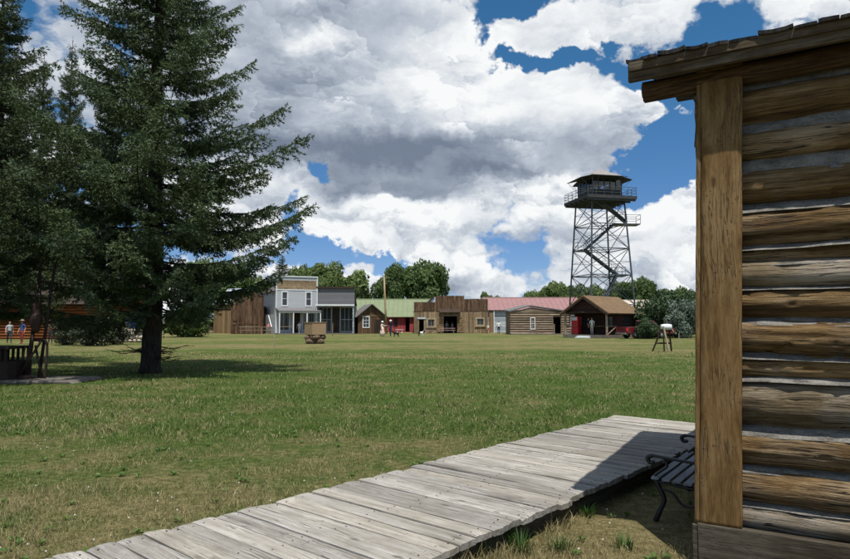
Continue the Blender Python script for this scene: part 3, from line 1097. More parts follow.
while y < ym - .05:
    x = -RAKE - .03 + random.random() * .03
    while x < FRONT_L + .3:
        sw = random.uniform(.075, .21)
        if row < 4 and x < 3.2:
            o = bpy.data.objects.new('shingle', random.choice(sh_meshes))
            COL.objects.link(o); o.parent = roof_front
            o.location = (x + sw / 2, y + random.gauss(0, .014), roof_z(y) + .006 + random.uniform(0, .012) + row * .004)
            o.scale = (sw - .004, .36, 1.0 + random.random() * .5)
            o.rotation_euler = (math.atan(SL) - .035 + random.gauss(0, .012), random.gauss(0, .012), random.gauss(0, .012))
        else:
            z0 = roof_z(y) + .012
            rest.box(x, x + sw - .004, 0, .3, 0, .012, Matrix.Translation((0, y, z0)) @ Matrix.Rotation(math.atan(SL) - .03, 4, 'X'))
        x += sw
    y += .15
    row += 1
y = SIDE_L - EAVE_Y + .04
while y > ym + .05:
    x = 0.14
    while x < FRONT_L + .3:
        sw = random.uniform(.09, .2)
        rest.box(x, x + sw - .004, -.3, 0, 0, .012, Matrix.Translation((0, y, roof_z(y) + .012)) @ Matrix.Rotation(-math.atan(SL) + .03, 4, 'X'))
        x += sw
    y -= .15
o = rest.build('shingle_courses', M['shingle'], roof_front); o['kind'] = 'stuff'
MB().box(-RAKE - .02, FRONT_L + .3, ym - .09, ym + .09, roof_z(ym) + .02, roof_z(ym) + .06).build('ridge_cap', M['shingle'], roof_front)

# ================================================================ park bench beside the cabin
bf = gnd(656, 523)
b_ang = 55.0
BL, BD = 1.25, 0.56
bench = empty('park_bench', bf, R(b_ang), 'black cast iron bench with bluish grey slats in the shade of the cabin', 'bench')
bench.scale = (1, .95, .80)
# local x along the slats, -y towards the wall


def scroll(c, r0, turns, a0, sgn, n=26):
    pts = []
    for k in range(n):
        s_ = k / (n - 1)
        a = a0 + sgn * s_ * turns * 2 * math.pi
        r_ = r0 * (1 - .75 * s_)
        pts.append((c[0], c[1] + r_ * math.cos(a), c[2] + r_ * math.sin(a)))
    return pts


def smooth_path(pts, n=24):
    P = [Vector(p) for p in pts]
    P = [P[0] * 2 - P[1]] + P + [P[-1] * 2 - P[-2]]
    out_ = []
    for i in range(1, len(P) - 2):
        for k in range(n):
            s_ = k / n
            a, b, c, d = P[i - 1], P[i], P[i + 1], P[i + 2]
            out_.append(0.5 * ((2 * b) + (c - a) * s_ + (2 * a - 5 * b + 4 * c - d) * s_ ** 2 + (3 * b - a - 3 * c + d) * s_ ** 3))
    out_.append(P[-2])
    return out_


for xe in (0.06, BL - .06):
    fr = empty('end_frame', (xe, 0, 0)); fr.parent = bench
    MB().tube(smooth_path([(0, .02, 0), (0, -.015, .10), (0, -.055, .22), (0, -.02, .33), (0, .02, .42)], 8), [.024] * 9 + [.021] * 24, 8).build('leg', M['iron'], fr, True)
    MB().tube(smooth_path([(0, -.60, 0), (0, -.54, .12), (0, -.49, .26), (0, -.47, .40)], 8), .022, 8).build('leg', M['iron'], fr, True)
    MB().tube(smooth_path([(0, .02, .40), (0, -.2, .375), (0, -.47, .36)], 8), .017, 8).build('seat_rail', M['iron'], fr, True)
    MB().tube(smooth_path([(0, -.47, .36), (0, -.53, .55), (0, -.58, .72), (0, -.62, .84)], 8), .018, 8).build('back_rail', M['iron'], fr, True)
    MB().tube(smooth_path([(0, -.55, .60), (0, -.35, .615), (0, -.10, .635), (0, .035, .645), (0, .075, .615), (0, .055, .575), (0, .02, .585)], 8), [.015] * 24 + [.021] * 25, 8).build('arm', M['iron'], fr, True)
    MB().tube(smooth_path([(0, -.06, .625), (0, -.085, .56), (0, -.03, .50), (0, .015, .45), (0, .0, .41)], 8), .013, 8).build('arm_support', M['iron'], fr, True)
    MB().tube(smooth_path([(0, .0, .33), (0, -.12, .30), (0, -.20, .20), (0, -.29, .20), (0, -.36, .30), (0, -.47, .33)], 8), .011, 8).build('scroll_brace', M['iron'], fr, True)
for k in range(6):
    yy = .035 - k * .088
    zz = .425 - .006 * k
    MB().box(0, BL, yy - .066, yy, zz, zz + .024).build('slat', M['slat'], bench, bevel=.005)
for k in range(4):
    zz = .50 + k * .09
    yy = -.50 - k * .028
    mb = MB(); mb.box(0, BL, -.012, .012, -.033, .033, Matrix.Translation((0, yy, zz)) @ Matrix.Rotation(R(16), 4, 'X'))
    mb.build('slat', M['slat'], bench, bevel=.005)

# ================================================================ the old town beyond the field
def Xw(px, d): return ray(px, HOR)[0] * d
def Zw(py, d): return EYE + ray(CX, py)[1] * d


def vboards(name, a, b, c, coord='WORLD', width=.2, axis=0, horiz=False, var=.5, gap=.10):
    """painted or bare boarding too far off to pick the boards apart"""
    m_, t = new_mat(name)
    co = coords(t, coord)
    s3 = t.n('ShaderNodeSeparateXYZ'); t.link(co, s3.inputs[0])
    u = t.m('DIVIDE', s3.outputs[2] if horiz else t.m('ADD', s3.outputs[0], t.m('MULTIPLY', s3.outputs[1], 1.0)), width)
    idx = t.m('FLOOR', u)
    fr = t.m('FRACT', u)
    wn_ = t.n('ShaderNodeTexWhiteNoise', noise_dimensions='1D'); t.put(wn_.inputs['W'], idx)
    st = (0.4, 0.4, 6) if horiz else (6, 6, 0.5)
    n1 = t.noise(t.vm('MULTIPLY', co, st), 1.2, 4, .65).outputs['Fac']
    n2 = t.noise(co, .9, 4, .6).outputs['Fac']
    f = t.m('ADD', t.m('MULTIPLY', wn_.outputs['Value'], var), t.m('MULTIPLY', t.m('ADD', n1, n2), (1 - var) * .5 + .12))
    col = t.ramp(f, [(0.1, a), (.5, b), (.9, c)])
    g = t.ss(t.m('ABSOLUTE', t.m('SUBTRACT', fr, .5)), .5 - gap, .5, 0, 1)
    col = t.mix(t.m('MULTIPLY', g, .7), col, tuple(x * .3 for x in a))
    finish(t, col, .85, t.m('MULTIPLY', g, -1.0), .4, .02, .15)
    return m_


M['brownboard'] = wood('old_brown_board', (.035, .020, .012), (.105, .058, .032), (.20, .125, .075), 'Z', .35, 'WORLD', bump=.3, objvar=.75, grey=(.17, .125, .09), grey_amt=.35)
M['tanboard'] = wood('old_tan_board', (.10, .066, .035), (.25, .175, .10), (.40, .30, .18), 'Z', .35, 'WORLD', bump=.3, objvar=.65, grey=(.24, .20, .15), grey_amt=.3)
M['tanboard_wide'] = vboards('tan_boarding', (.09, .055, .027), (.19, .125, .065), (.29, .20, .11), width=.22)
M['brownboard_wide'] = vboards('brown_boarding', (.04, .023, .013), (.10, .058, .033), (.17, .105, .06), width=.24)
M['whitepaint'] = vboards('white_paint_boarding', (.37, .39, .41), (.43, .45, .47), (.48, .50, .515), width=.16, horiz=True, var=.3, gap=.07)
M['whitetrim'] = plain('white_trim', (.66, .68, .69), .6, .08, 2)
M['bluepaint'] = vboards('pale_blue_boarding', (.22, .265, .30), (.36, .41, .45), (.50, .54, .57), width=.42, horiz=True, var=.6, gap=.12)
M['greymetal'] = plain('pale_metal_roof', (.46, .50, .54), .45, .12, 2, spec=.5)
M['greyboard'] = vboards('grey_boarding', (.12, .12, .125), (.165, .165, .172), (.205, .205, .212), width=.18, horiz=True, var=.4)
M['purpleroof'] = plain('brown_shingle_roof', (.105, .080, .085), .85, .2, 3)
M['greyroof'] = plain('grey_shingle_roof', (.15, .145, .145), .85, .2, 3)
M['greenroof'] = plain('green_metal_roof', (.185, .220, .120), .5, .07, 1.0, spec=.4)
M['pinkroof'] = plain('faded_red_metal_roof', (.275, .150, .145), .55, .12, 1.2, spec=.4)
M['redpaint'] = vboards('red_barn_paint', (.20, .030, .034), (.30, .050, .054), (.38, .075, .075), width=.25)
M['maroon'] = vboards('dark_maroon_boarding', (.022, .011, .010), (.040, .020, .018), (.062, .031, .027), width=.2, horiz=True)
M['rustroof'] = plain('rust_brown_roof', (.155, .102, .055), .85, .25, 1.6)
M['paleroof'] = plain('pale_cream_roof', (.50, .44, .37), .7, .1, 1.0)
M['tanwall'] = plain('tan_wall', (.30, .25, .18), .85, .12, 1.0)
M['dark'] = plain('dark_interior', (.020, .018, .017), .9, .3, 2)
M['darkwood'] = wood('dark_timber', (.018, .012, .009), (.042, .029, .021), (.08, .057, .042), 'Z', .4, 'WORLD', objvar=.4)
M['floorwood'] = plain('porch_floor', (.15, .13, .11), .85, .25, 3)
M['logfar'] = wood('far_log', (.10, .072, .048), (.25, .185, .125), (.38, .30, .22), 'X', .35, 'WORLD', objvar=.5, grey=(.25, .22, .19), grey_amt=.4)
M['orangelog'] = wood('orange_log', (.07, .022, .008), (.17, .055, .016), (.26, .092, .028), 'X', .35, 'WORLD', objvar=.3)
gl, t = new_mat('window_glass')
finish(t, (.03, .035, .04), .08, spec=.6)
M['glass'] = gl
cg_, t = new_mat('clear_window_glass')
tp_, gs_, mx_, ou_ = t.n('ShaderNodeBsdfTransparent'), t.n('ShaderNodeBsdfGlossy'), t.n('ShaderNodeMixShader'), t.n('ShaderNodeOutputMaterial')
gs_.inputs['Roughness'].default_value = .05
tp_.inputs['Color'].default_value = (.80, .84, .86, 1)
fr_ = t.n('ShaderNodeFresnel')
t.link(fr_.outputs[0], mx_.inputs[0]); t.link(tp_.outputs[0], mx_.inputs[1]); t.link(gs_.outputs[0], mx_.inputs[2]); t.link(mx_.outputs[0], ou_.inputs['Surface'])
M['clearglass'] = cg_
M['red'] = plain('red_paint', (.50, .015, .02), .4, .1, 4, spec=.5)
M['stone'] = plain('rough_stone', (.24, .21, .175), .9, .4, 3, 'OBJECT', bump=.6)
M['palewood'] = wood('pale_timber', (.24, .19, .12), (.38, .31, .21), (.50, .42, .30), 'X', .6, objvar=.3)
M['concrete'] = plain('old_concrete', (.25, .235, .21), .95, .25, 2, bump=.5)


def wall(mb, x0, x1, z0, z1, y0, y1, holes=()):
    """wall in the x-z plane with rectangular openings"""
    xs_ = sorted({x0, x1, *[h[0] for h in holes], *[h[1] for h in holes]})
    zs_ = sorted({z0, z1, *[h[2] for h in holes], *[h[3] for h in holes]})
    for i in range(len(xs_) - 1):
        run = None
        for j in range(len(zs_) - 1):
            cx_, cz_ = (xs_[i] + xs_[i + 1]) / 2, (zs_[j] + zs_[j + 1]) / 2
            solid = not any(h[0] < cx_ < h[1] and h[2] < cz_ < h[3] for h in holes)
            if solid:
                run = [zs_[j], zs_[j + 1]] if run is None else [run[0], zs_[j + 1]]
            if run and (not solid or j == len(zs_) - 2):
                mb.box(xs_[i], xs_[i + 1], y0, y1, run[0], run[1]); run = None
    return mb


def shell(parent, W, Dp, H, mat, holes=(), t_=.14, side_holes=(), name='wall'):
    """front, back and two side walls, a floor and a ceiling"""
    wall(MB(), 0, W, 0, H, 0, t_, holes).build(name, mat, parent)
    MB().box(0, W, Dp - t_, Dp, 0, H).build(name, mat, parent)
    mb = wall(MB(), t_, Dp - t_, 0, H, 0, t_, side_holes)
    mb.v = [(v[1], v[0], v[2]) for v in mb.v]; mb.build(name, mat, parent)
    mb = wall(MB(), t_, Dp - t_, 0, H, W - t_, W)
    mb.v = [(v[1], v[0], v[2]) for v in mb.v]; mb.build(name, mat, parent)
    MB().box(t_ + .002, W - t_ - .002, t_ + .002, Dp - t_ - .002, 0, .06).build('floor', M['dark'], parent)
    MB().box(t_ + .002, W - t_ - .002, t_ + .002, Dp - t_ - .002, H - .12, H - .04).build('ceiling', M['dark'], parent)


def window(parent, x0, x1, z0, z1, y=0.0, frame='whitetrim', fw=.10, bars=(1, 1), proud=.04):
    wd_ = empty('window', (0, 0, 0)); wd_.parent = parent
    f = M[frame]
    mb = MB()
    mb.box(x0 - fw, x0, y - proud, y + .06, z0 - fw, z1 + fw).box(x1, x1 + fw, y - proud, y + .06, z0 - fw, z1 + fw)
    mb.box(x0, x1, y - proud, y + .06, z0 - fw, z0).box(x0, x1, y - proud, y + .06, z1, z1 + fw)
    mb.build('frame', f, wd_)
    MB().box(x0 - .002, x1 + .002, y + .065, y + .075, z0 - .002, z1 + .002).build('pane', M['glass'], wd_)
    for k in range(1, bars[0] + 1):
        xx = x0 + (x1 - x0) * k / (bars[0] + 1)
        if bars[0]: MB().box(xx - .02, xx + .02, y + .03, y + .06, z0, z1).build('glazing_bar', f, wd_)
    for k in range(1, bars[1] + 1):
        zz = z0 + (z1 - z0) * k / (bars[1] + 1)
        if bars[1]: MB().box(x0, x1, y + .027, y + .063, zz - .025, zz + .025).build('glazing_bar', f, wd_)
    return wd_


def gable_roof_y(parent, W, Dp, He, Hr, mat, over=.3, rake=.3, t_=.10, wall_mat=None, name='roof'):
    """ridge running front to back"""
    rf = empty(name); rf.parent = parent
    cx_ = W / 2
    sl = (Hr - He) / (W / 2)
    ze = He - over * sl
    MB().slab([(-over, -rake, ze), (cx_, -rake, Hr), (cx_, Dp + rake, Hr), (-over, Dp + rake, ze)][::-1], t_).build('roof_slope', mat, rf)
    MB().slab([(W + over, -rake, ze), (W + over, Dp + rake, ze), (cx_, Dp + rake, Hr), (cx_, -rake, Hr)][::-1], t_).build('roof_slope', mat, rf)
    if wall_mat:
        for y0 in (0.01, Dp - .13):
            MB().prism([(0.005, He - .02), (W - .005, He - .02), (cx_, Hr - .11)], y0, y0 + .12).build('gable', wall_mat, parent)
    return rf


def gable_roof_x(parent, W, Dp, He, Hr, mat, over=.35, rake=.3, t_=.10, wall_mat=None):
    """ridge running left to right"""
    rf = empty('roof'); rf.parent = parent
    cy_ = Dp / 2
    sl = (Hr - He) / (Dp / 2)
    ze = He - over * sl
    MB().slab([(-rake, -over, ze), (W + rake, -over, ze), (W + rake, cy_, Hr), (-rake, cy_, Hr)], t_).build('roof_slope', mat, rf)
    MB().slab([(W + rake, Dp + over, ze), (-rake, Dp + over, ze), (-rake, cy_, Hr), (W + rake, cy_, Hr)], t_).build('roof_slope', mat, rf)
    if mat in (M['greenroof'], M['pinkroof'], M['greymetal'], M['paleroof']):
        nse = int((W + 2 * rake) / .75)
        for q in range(nse + 1):
            xx = -rake + .03 + q * (W + 2 * rake - .06) / nse
            rod('seam', (xx, -over, ze + .02), (xx, cy_, Hr + .02), .035, mat, rf)
        rod('ridge_cap', (-rake, cy_, Hr + .02), (W + rake, cy_, Hr + .02), .09, mat, rf)
    if wall_mat:
        for x0 in (0.01, W - .13):
            mb = MB().prism([(0.005, He - .02), (Dp - .005, He - .02), (cy_, Hr - .11)], x0, x0 + .12)
            mb.v = [(v[1], v[0], v[2]) for v in mb.v]
            mb.build('gable', wall_mat, parent)
    return rf


def plank_row(parent, x0, x1, z0, ztop, y0, y1, mat, wmin=.2, wmax=.32, holes=(), rag=.06, name='plank'):
    """vertical boards, each one an object; ztop(x) gives the height of the top"""
    x = x0
    while x < x1 - .03:
        wv_ = min(random.uniform(wmin, wmax), x1 - x)
        if x1 - (x + wv_) < .08: wv_ = x1 - x
        xc = x + wv_ / 2
        segs = [(z0, ztop(xc) + random.uniform(-rag, rag * .4))]
        for h in holes:
            if h[0] - .001 < xc < h[1] + .001:
                ns = []
                for a, b in segs:
                    if h[2] > a + .02: ns.append((a, min(b, h[2])))
                    if h[3] < b - .02: ns.append((max(a, h[3]), b))
                segs = ns
        dy = random.uniform(-.012, .012)
        for a, b in segs:
            cuboid(name, x + .008, x + wv_ - .008, y0 + dy, y1 + dy, a, b, mat, parent)
        x += wv_


# ---- open shed, far left of the row
d = 92
o = empty('storage_shed', (Xw(198, d), d, 0), R(8), 'low open storage shed with flat grey roof left of the boarded barns', 'shed')
for xx in (0.1, 2.4):
    for yy in (.1, 2.6):
        rod('post', (xx, yy, 0), (xx, yy, 2.15), .08, M['darkwood'], o)
MB().slab([(-.2, -.4, 2.25), (2.8, -.4, 2.25), (2.8, 2.9, 2.45), (-.2, 2.9, 2.45)], .12).build('roof', M['greyroof'], o)
MB().box(0, 2.5, 2.5, 2.6, 0, 2.1).build('back_wall', M['darkwood'], o)
for k in range(5):
    MB().tube([(.45, .3, .12 + k * .2), (2.2, .35, .12 + k * .2)], .10, 8).build('stored_log', M['palewood'], o, True)

# ---- barn with pale metal roof
d = 92
W_, H_ = 4.4, Zw(303, d)
o = empty('metal_roofed_barn', (Xw(213.5, d), d, 0), R(-24), 'brown board barn with pale metal roof behind the stepped plank front', 'barn')
shell(o, W_, 6.5, H_, M['tanboard_wide'])
gable_roof_x(o, W_, 6.5, H_, H_ + 2.1, M['greymetal'], .3, .3, wall_mat=M['brownboard_wide'])
MB().box(-.02, W_ + .02, -.045, -.003, H_ - 1.0, H_ - .88).build('rail', M['darkwood'], o)

# ---- stepped plank false front
d = 86
o = empty('plank_storefront', (Xw(230.5, d), d, 0), R(8), 'dark brown false front of upright planks with a raised middle', 'storefront')
W_ = 32 * d / 640
Hs, Hm = Zw(296.4, d), Zw(290.4, d)
xa, xb = W_ * .18, W_ * .82
plank_row(o, 0, W_, .05, lambda x: Hm if xa < x < xb else Hs, -.03, .03, M['brownboard'], .2, .32, rag=.07, holes=[(.35, .72, 1.25, 1.75)])
MB().box(.05, W_ - .05, .05, 6.5, 0, Hs - 1.3).build('wall', M['brownboard_wide'], o)
MB().box(.30, .77, -.06, -.045, 1.2, 1.27).build('sill', M['darkwood'], o)
MB().box(-.04, xa - .02, -.07, .045, Hs - .02, Hs + .06).build('cornice', M['darkwood'], o)
MB().box(xa - .04, xb + .04, -.07, .045, Hm, Hm + .07).build('cornice', M['darkwood'], o)
MB().box(xb + .02, W_ + .04, -.07, .045, Hs - .02, Hs + .06).build('cornice', M['darkwood'], o)
MB().box(.9, W_ - .6, -.06, -.036, 1.35, 1.47).build('rail', M['brownboard_wide'], o)

# ---- hitching rail in front of it
d = 84
o = empty('hitching_rail', (Xw(240, d), d, 0), R(4), 'grey pole hitching rail in front of the stepped plank front', 'rail')
for xx in (0.1, 1.5, 2.8, 4.0):
    rod('post', (xx, 0, 0), (xx, 0, .95), .06, M['logfar'], o)
rod('rail', (-.1, 0, .95), (4.2, 0, .92), .055, M['logfar'], o)
rod('rail', (-.1, .02, .5), (4.2, .02, .5), .04, M['logfar'], o)

# ---- two-storey white storefront
d = 84
th = 25
W_, Dp = 5.55, 10.5
Ht = Zw(276.5, d); He = 5.75
o = empty('two_storey_storefront', (Xw(275.6, d), d, 0), R(th), 'white two-storey storefront with a bare wood sign band and posted porch', 'storefront')
hz1 = Zw(310.5, d)
wz0, wz1 = Zw(305, d), Zw(292, d)
doors = [(0.35, 1.75, .55, hz1 - .35), (2.15, 3.25, .1, hz1 - .3), (3.65, 5.2, .55, hz1 - .35)]
wins = [(.85, 1.45, wz0, wz1), (4.05, 4.65, wz0, wz1)]
wall(MB(), 0, W_, 0, He, 0, .14, doors + [(a, b, c, e) for a, b, c, e in wins if e < He] + [(a, b, c, He) for a, b, c, e in wins if e >= He]).build('wall', M['whitepaint'], o)
MB().box(0, W_, Dp - .14, Dp, 0, He).build('wall', M['whitepaint'], o)
MB().box(0, .14, .14, Dp - .14, 0, He).build('wall', M['whitepaint'], o)
MB().box(W_ - .14, W_, .14, Dp - .14, 0, He).build('wall', M['whitepaint'], o)
MB().box(.15, W_ - .15, .15, Dp - .15, 0, .06).build('floor', M['dark'], o)
MB().box(.15, W_ - .15, .15, Dp - .15, hz1 + .1, hz1 + .2).build('ceiling', M['dark'], o)
wall(MB(), 0, W_, He, Ht, 0, .14, [(a, b, He, e) for a, b, c, e in wins if e > He]).build('false_front', M['whitepaint'], o)
sb0, sb1 = Zw(288.8, d), Zw(279.8, d)
nb = 5
for k in range(nb):
    z0 = sb0 + (sb1 - sb0) * k / nb
    cuboid('sign_board', .18, W_ - .18, -.05, -.004, z0 + .01, z0 + (sb1 - sb0) / nb - .01, M['tanboard'], o)
MB().box(-.06, W_ + .06, -.10, .2, Ht, Ht + .14).build('cornice', M['whitetrim'], o)
MB().box(-.04, .10, -.05, -.003, .1, Ht - .01).build('corner_trim', M['whitetrim'], o)
MB().box(W_ - .10, W_ + .04, -.05, -.003, .1, Ht - .01).build('corner_trim', M['whitetrim'], o)
MB().box(.10, W_ - .10, -.045, -.002, sb0 - .16, sb0 - .02).build('band_trim', M['whitetrim'], o)
for a, b, c, e in wins:
    window(o, a, b, c, e, 0.0, fw=.16, bars=(0, 1))
for a, b, c, e in doors[:1] + doors[2:]:
    window(o, a, b, c, e, 0.02, fw=.08, bars=(1, 0))
dr = MB().box(2.22, 3.18, .08, .12, .1, hz1 - .36).build('door', M['darkwood'], o)
MB().lathe([(.03, -.02), (.035, 0.0), (.02, .03)], 8, (2.32, .06, 1.05), 'Y').build('handle', M['iron'], dr)
gable_roof_y(o, W_, Dp, He, Ht - .35, M['purpleroof'], .3, -.16, wall_mat=None)
# porch
PD = 2.0
MB().slab([(-.05, -PD - .1, hz1 - .05), (W_ + .05, -PD - .1, hz1 - .05), (W_ + .05, -.006, hz1 + .38), (-.05, -.006, hz1 + .38)], .08).build('porch_roof', M['greyroof'], o)
MB().box(-.02, W_ + .02, -PD, -PD + .12, hz1 - .30, hz1 - .14).build('porch_beam', M['whitetrim'], o)
for k in range(4):
    xx = .08 + k * (W_ - .16) / 3
    cuboid('porch_post', xx - .07, xx + .07, -PD, -PD + .13, .16, hz1 - .31, M['whitetrim'], o)
MB().box(-.1, W_ + .1, -PD - .15, -.01, 0, .155).build('porch_floor', M['floorwood'], o)
rod('hand_rail', (.1, -PD + .05, 1.0), (1.85, -PD + .05, 1.0), .035, M['logfar'], o)
# stair on the side
rod('side_stair_rail', (-.25, 1.2, .9), (-.25, 3.4, 2.5), .07, M['whitetrim'], o)

# ---- low grey store
d = 86.5
W_, Dp = 5.05, 8
He, Ht = Zw(305.5, d), Zw(288.2, d)
o = empty('grey_store', (Xw(316.8, d), d, 0), R(4), 'low grey store with wide plain parapet and shaded glass front', 'store')
holes = [(.25, 1.9, .35, He - .3), (2.1, 3.0, .08, He - .3), (3.2, 4.8, .35, He - .3)]
shell(o, W_, Dp, He, M['greyboard'], holes)
MB().box(0, W_, -.02, .14, He + .002, Ht).build('parapet', M['greyboard'], o)
MB().box(-.1, W_ + .1, -.25, .25, Ht + .002, Ht + .22).build('cornice', M['darkwood'], o)
MB().box(-.05, W_ + .05, -1.9, -.025, He - .02, He + .10).build('porch_roof', M['greyroof'], o)
MB().box(-.05, W_ + .05, -1.95, -1.905, He - .10, He + .12).build('porch_fascia', M['whitetrim'], o)
for xx in (.06, W_ - .16):
    cuboid('porch_post', xx, xx + .14, -1.85, -1.71, .13, He - .025, M['bluepaint'], o)
for a, b, c, e in (holes[0], holes[2]):
    window(o, a, b, c, e, .02, 'greymetal', .07, (2, 1))
MB().box(2.14, 2.96, .06, .10, .08, He - .35).build('door', M['darkwood'], o)
MB().box(-.05, W_ + .05, -1.95, -.01, 0, .125).build('porch_floor', M['floorwood'], o)
MB().slab([(-.05, .145, Ht - .5), (W_ + .05, .145, Ht - .5), (W_ + .05, Dp, He + .2), (-.05, Dp, He + .2)], .1).build('roof', M['greyroof'], o)

# ---- little brown gabled cabin
d = 88
W_, Dp = 3.75, 5.0
He, Hr = Zw(315.5, d), Zw(304.4, d)
o = empty('gabled_cabin', (Xw(358, d), d, 0), R(16), 'small brown plank cabin with grey gable roof and white paned window', 'cabin')
hole = (.75, 1.5, Zw(327, d), Zw(317, d))
shell(o, W_, Dp, He, M['brownboard_wide'], [hole])
window(o, *hole, 0.0, fw=.12, bars=(1, 2))
gable_roof_y(o, W_, Dp, He, Hr, M['greyroof'], .35, .4, wall_mat=M['brownboard_wide'])
MB().box(0.1, W_ - .1, -.04, -.004, He - .08, He + .05).build('rail', M['tanboard_wide'], o)
MB().box(2.3, 3.2, -.03, -.003, .05, 1.95).build('door', M['darkwood'], o)

# ---- long barn with green roof
d = 101
x0, x1 = Xw(350, d), Xw(430, d)
W_ = x1 - x0
He, Hr = Zw(315.2, d), Zw(298.4, d)
o = empty('green_roofed_barn', (x0, d, 0), 0, 'long red barn with pale green metal roof behind the little cabin', 'barn')


def lx(px): return Xw(px, d) - x0


hs = [(lx(405.5), lx(409.5), .05, 2.3), (lx(394.5), lx(397.5), 1.0, 2.1)]
shell(o, W_, 10, He, M['redpaint'], hs)
window(o, *hs[1], 0.0, 'darkwood', .08, (0, 1))
MB().box(hs[0][1] + .02, hs[0][1] + .9, -.09, -.02, .05, 2.35).build('door', M['redpaint'], o)
gable_roof_x(o, W_, 10, He, Hr, M['greenroof'], .5, .3, wall_mat=M['redpaint'])

# ---- tall wooden pole
d = 86
p0, p1 = at(386.5, 333, d), at(384, 275.5, d)
o = empty('utility_pole', (p0.x, d, 0), 0, 'tall bare wooden pole rising in front of the green roof', 'pole')
MB().tube([(0, 0, -.02), ((p1.x - p0.x) * .5, 0, p1.z * .5), (p1.x - p0.x, 0, p1.z)], [.15, .13, .10], 10).build('shaft', M['tanboard'], o, True)
MB().lathe([(.02, 0), (.10, .05), (.12, .12), (.08, .2), (.01, .22)], 10, (p1.x - p0.x, 0, p1.z - .02)).build('finial', M['whitetrim'], o, True)

# ---- rustic livery barn with stepped front
d = 92
x0, x1 = Xw(413.8, d), Xw(488, d)
W_ = x1 - x0
o = empty('livery_barn', (x0, d, 0), 0, 'rustic livery barn with stepped plank front and wide dark doorway', 'barn')


def lx(px): return Xw(px, d) - x0


zL, zM, zR, zB = Zw(301.8, d), Zw(295.6, d), Zw(298.8, d), Zw(311.4, d)
door_h = Zw(316.2, d)
holes = [(lx(443.8), lx(457), 0, door_h), (lx(418.7), lx(424), 0, Zw(319, d)), (lx(428), lx(434.5), Zw(326, d), Zw(319.4, d)), (lx(476.8), lx(483.3), Zw(324.6, d), Zw(318.8, d))]
plank_row(o, 0, W_, .03, lambda x: zB, -.02, .03, M['tanboard'], .2, .32, holes, rag=.01)


def ztop(x):
    return zL if x < lx(435.4) else (zM if x < lx(463.6) else zR)


plank_row(o, 0, W_, zB + .03, ztop, -.06, -.005, M['brownboard'], .2, .32, rag=.05)
for xa_, xb_, zt_ in ((0.02, lx(435.3), zL), (lx(435.4), lx(463.5), zM), (lx(463.6), W_ - .02, zR)):
    MB().box(xa_, xb_, .015, .055, zB - .2, zt_ - .12).build('backing_board', M['brownboard_wide'], o)
wall(MB(), 0.02, W_ - .02, 0, zB, .045, .16, holes).build('wall', M['brownboard_wide'], o)
MB().box(0.02, W_ - .02, 10, 10.14, 0, zB).build('wall', M['brownboard_wide'], o)
for xx in (.02, W_ - .16):
    MB().box(xx, xx + .14, .165, 9.99, 0, zB).build('wall', M['brownboard_wide'], o)
MB().box(.17, W_ - .17, .17, 9.98, 0, .05).build('floor', M['dark'], o)
MB().box(.17, W_ - .17, .17, 9.98, zB - .1, zB - .02).build('ceiling', M['dark'], o)
gable_roof_y(o, W_, 10, zB - .1, zM - .5, M['greyroof'], .1, -.2)
hl, hr = lx(439.5), lx(460)
MB().slab([(hl, -.75, Zw(312.4, d)), (hr, -.75, Zw(312.4, d)), (hr, -.065, Zw(308.6, d)), (hl, -.065, Zw(308.6, d))], .08).build('door_hood', M['darkwood'], o)
MB().box(holes[0][0] - .25, holes[0][1] + .25, -.09, -.025, door_h, door_h + .22).build('lintel', M['logfar'], o)
MB().box(holes[1][0] - .2, holes[1][1] + .25, -.09, -.025, holes[1][3], holes[1][3] + .25).build('lintel', M['greymetal'], o)
for h in holes[2:]:
    window(o, *h, -.03, 'palewood', .20, (1, 0), .07)
    MB().box(h[0] - .3, h[1] + .3, -.14, -.072, h[2] - .32, h[2] - .19).build('sill', M['tanboard'], o)
for sgn, hx in ((-1, holes[0][0]), (1, holes[0][1])):
    dl = empty('barn_door', (hx, -.03, 0)); dl.parent = o
    wd_ = .95
    a, b = (-wd_, -.03) if sgn < 0 else (.03, wd_)
    MB().box(a, b, -.05, -.005, .06, door_h - .1).build('door_leaf', M['tanboard_wide'], dl)
    for zz in (.12, door_h / 2 - .05, door_h - .3):
        MB().box(a, b, -.085, -.053, zz, zz + .14).build('ledge', M['tanboard'], dl)
    for z0, z1 in ((.26, door_h / 2 - .06), (door_h / 2 + .1, door_h - .31)):
        L = math.hypot(b - a, z1 - z0)
        mb = MB(); mb.box(-L / 2, L / 2, -.075, -.056, -.06, .06, Matrix.Translation(((a + b) / 2, 0, (z0 + z1) / 2)) @ Matrix.Rotation(-math.atan2(z1 - z0, b - a) * sgn, 4, 'Y'))
        mb.build('brace', M['tanboard'], dl)
# small white gable of the rear lean-to showing over the step
MB().prism([(lx(425.5), zL - .4), (lx(436), zL - .4), (lx(436), zM - .1), (lx(434.5), zM - .05)], 3, 3.4).build('dormer', M['greymetal'], o)
rod('rafter', (lx(425), 2.9, zL - .35), (lx(434.5), 2.9, zM), .1, M['darkwood'], o)

# ---- pale blue house with faded red roof
d = 97
x0, x1 = Xw(486.5, d), Xw(583, d)
W_ = x1 - x0
He, Hr = Zw(309, d), Zw(296.8, d)
o = empty('red_roofed_house', (x0, d, 0), 0, 'long pale blue board house under a faded red metal roof', 'house')


def lx(px): return Xw(px, d) - x0


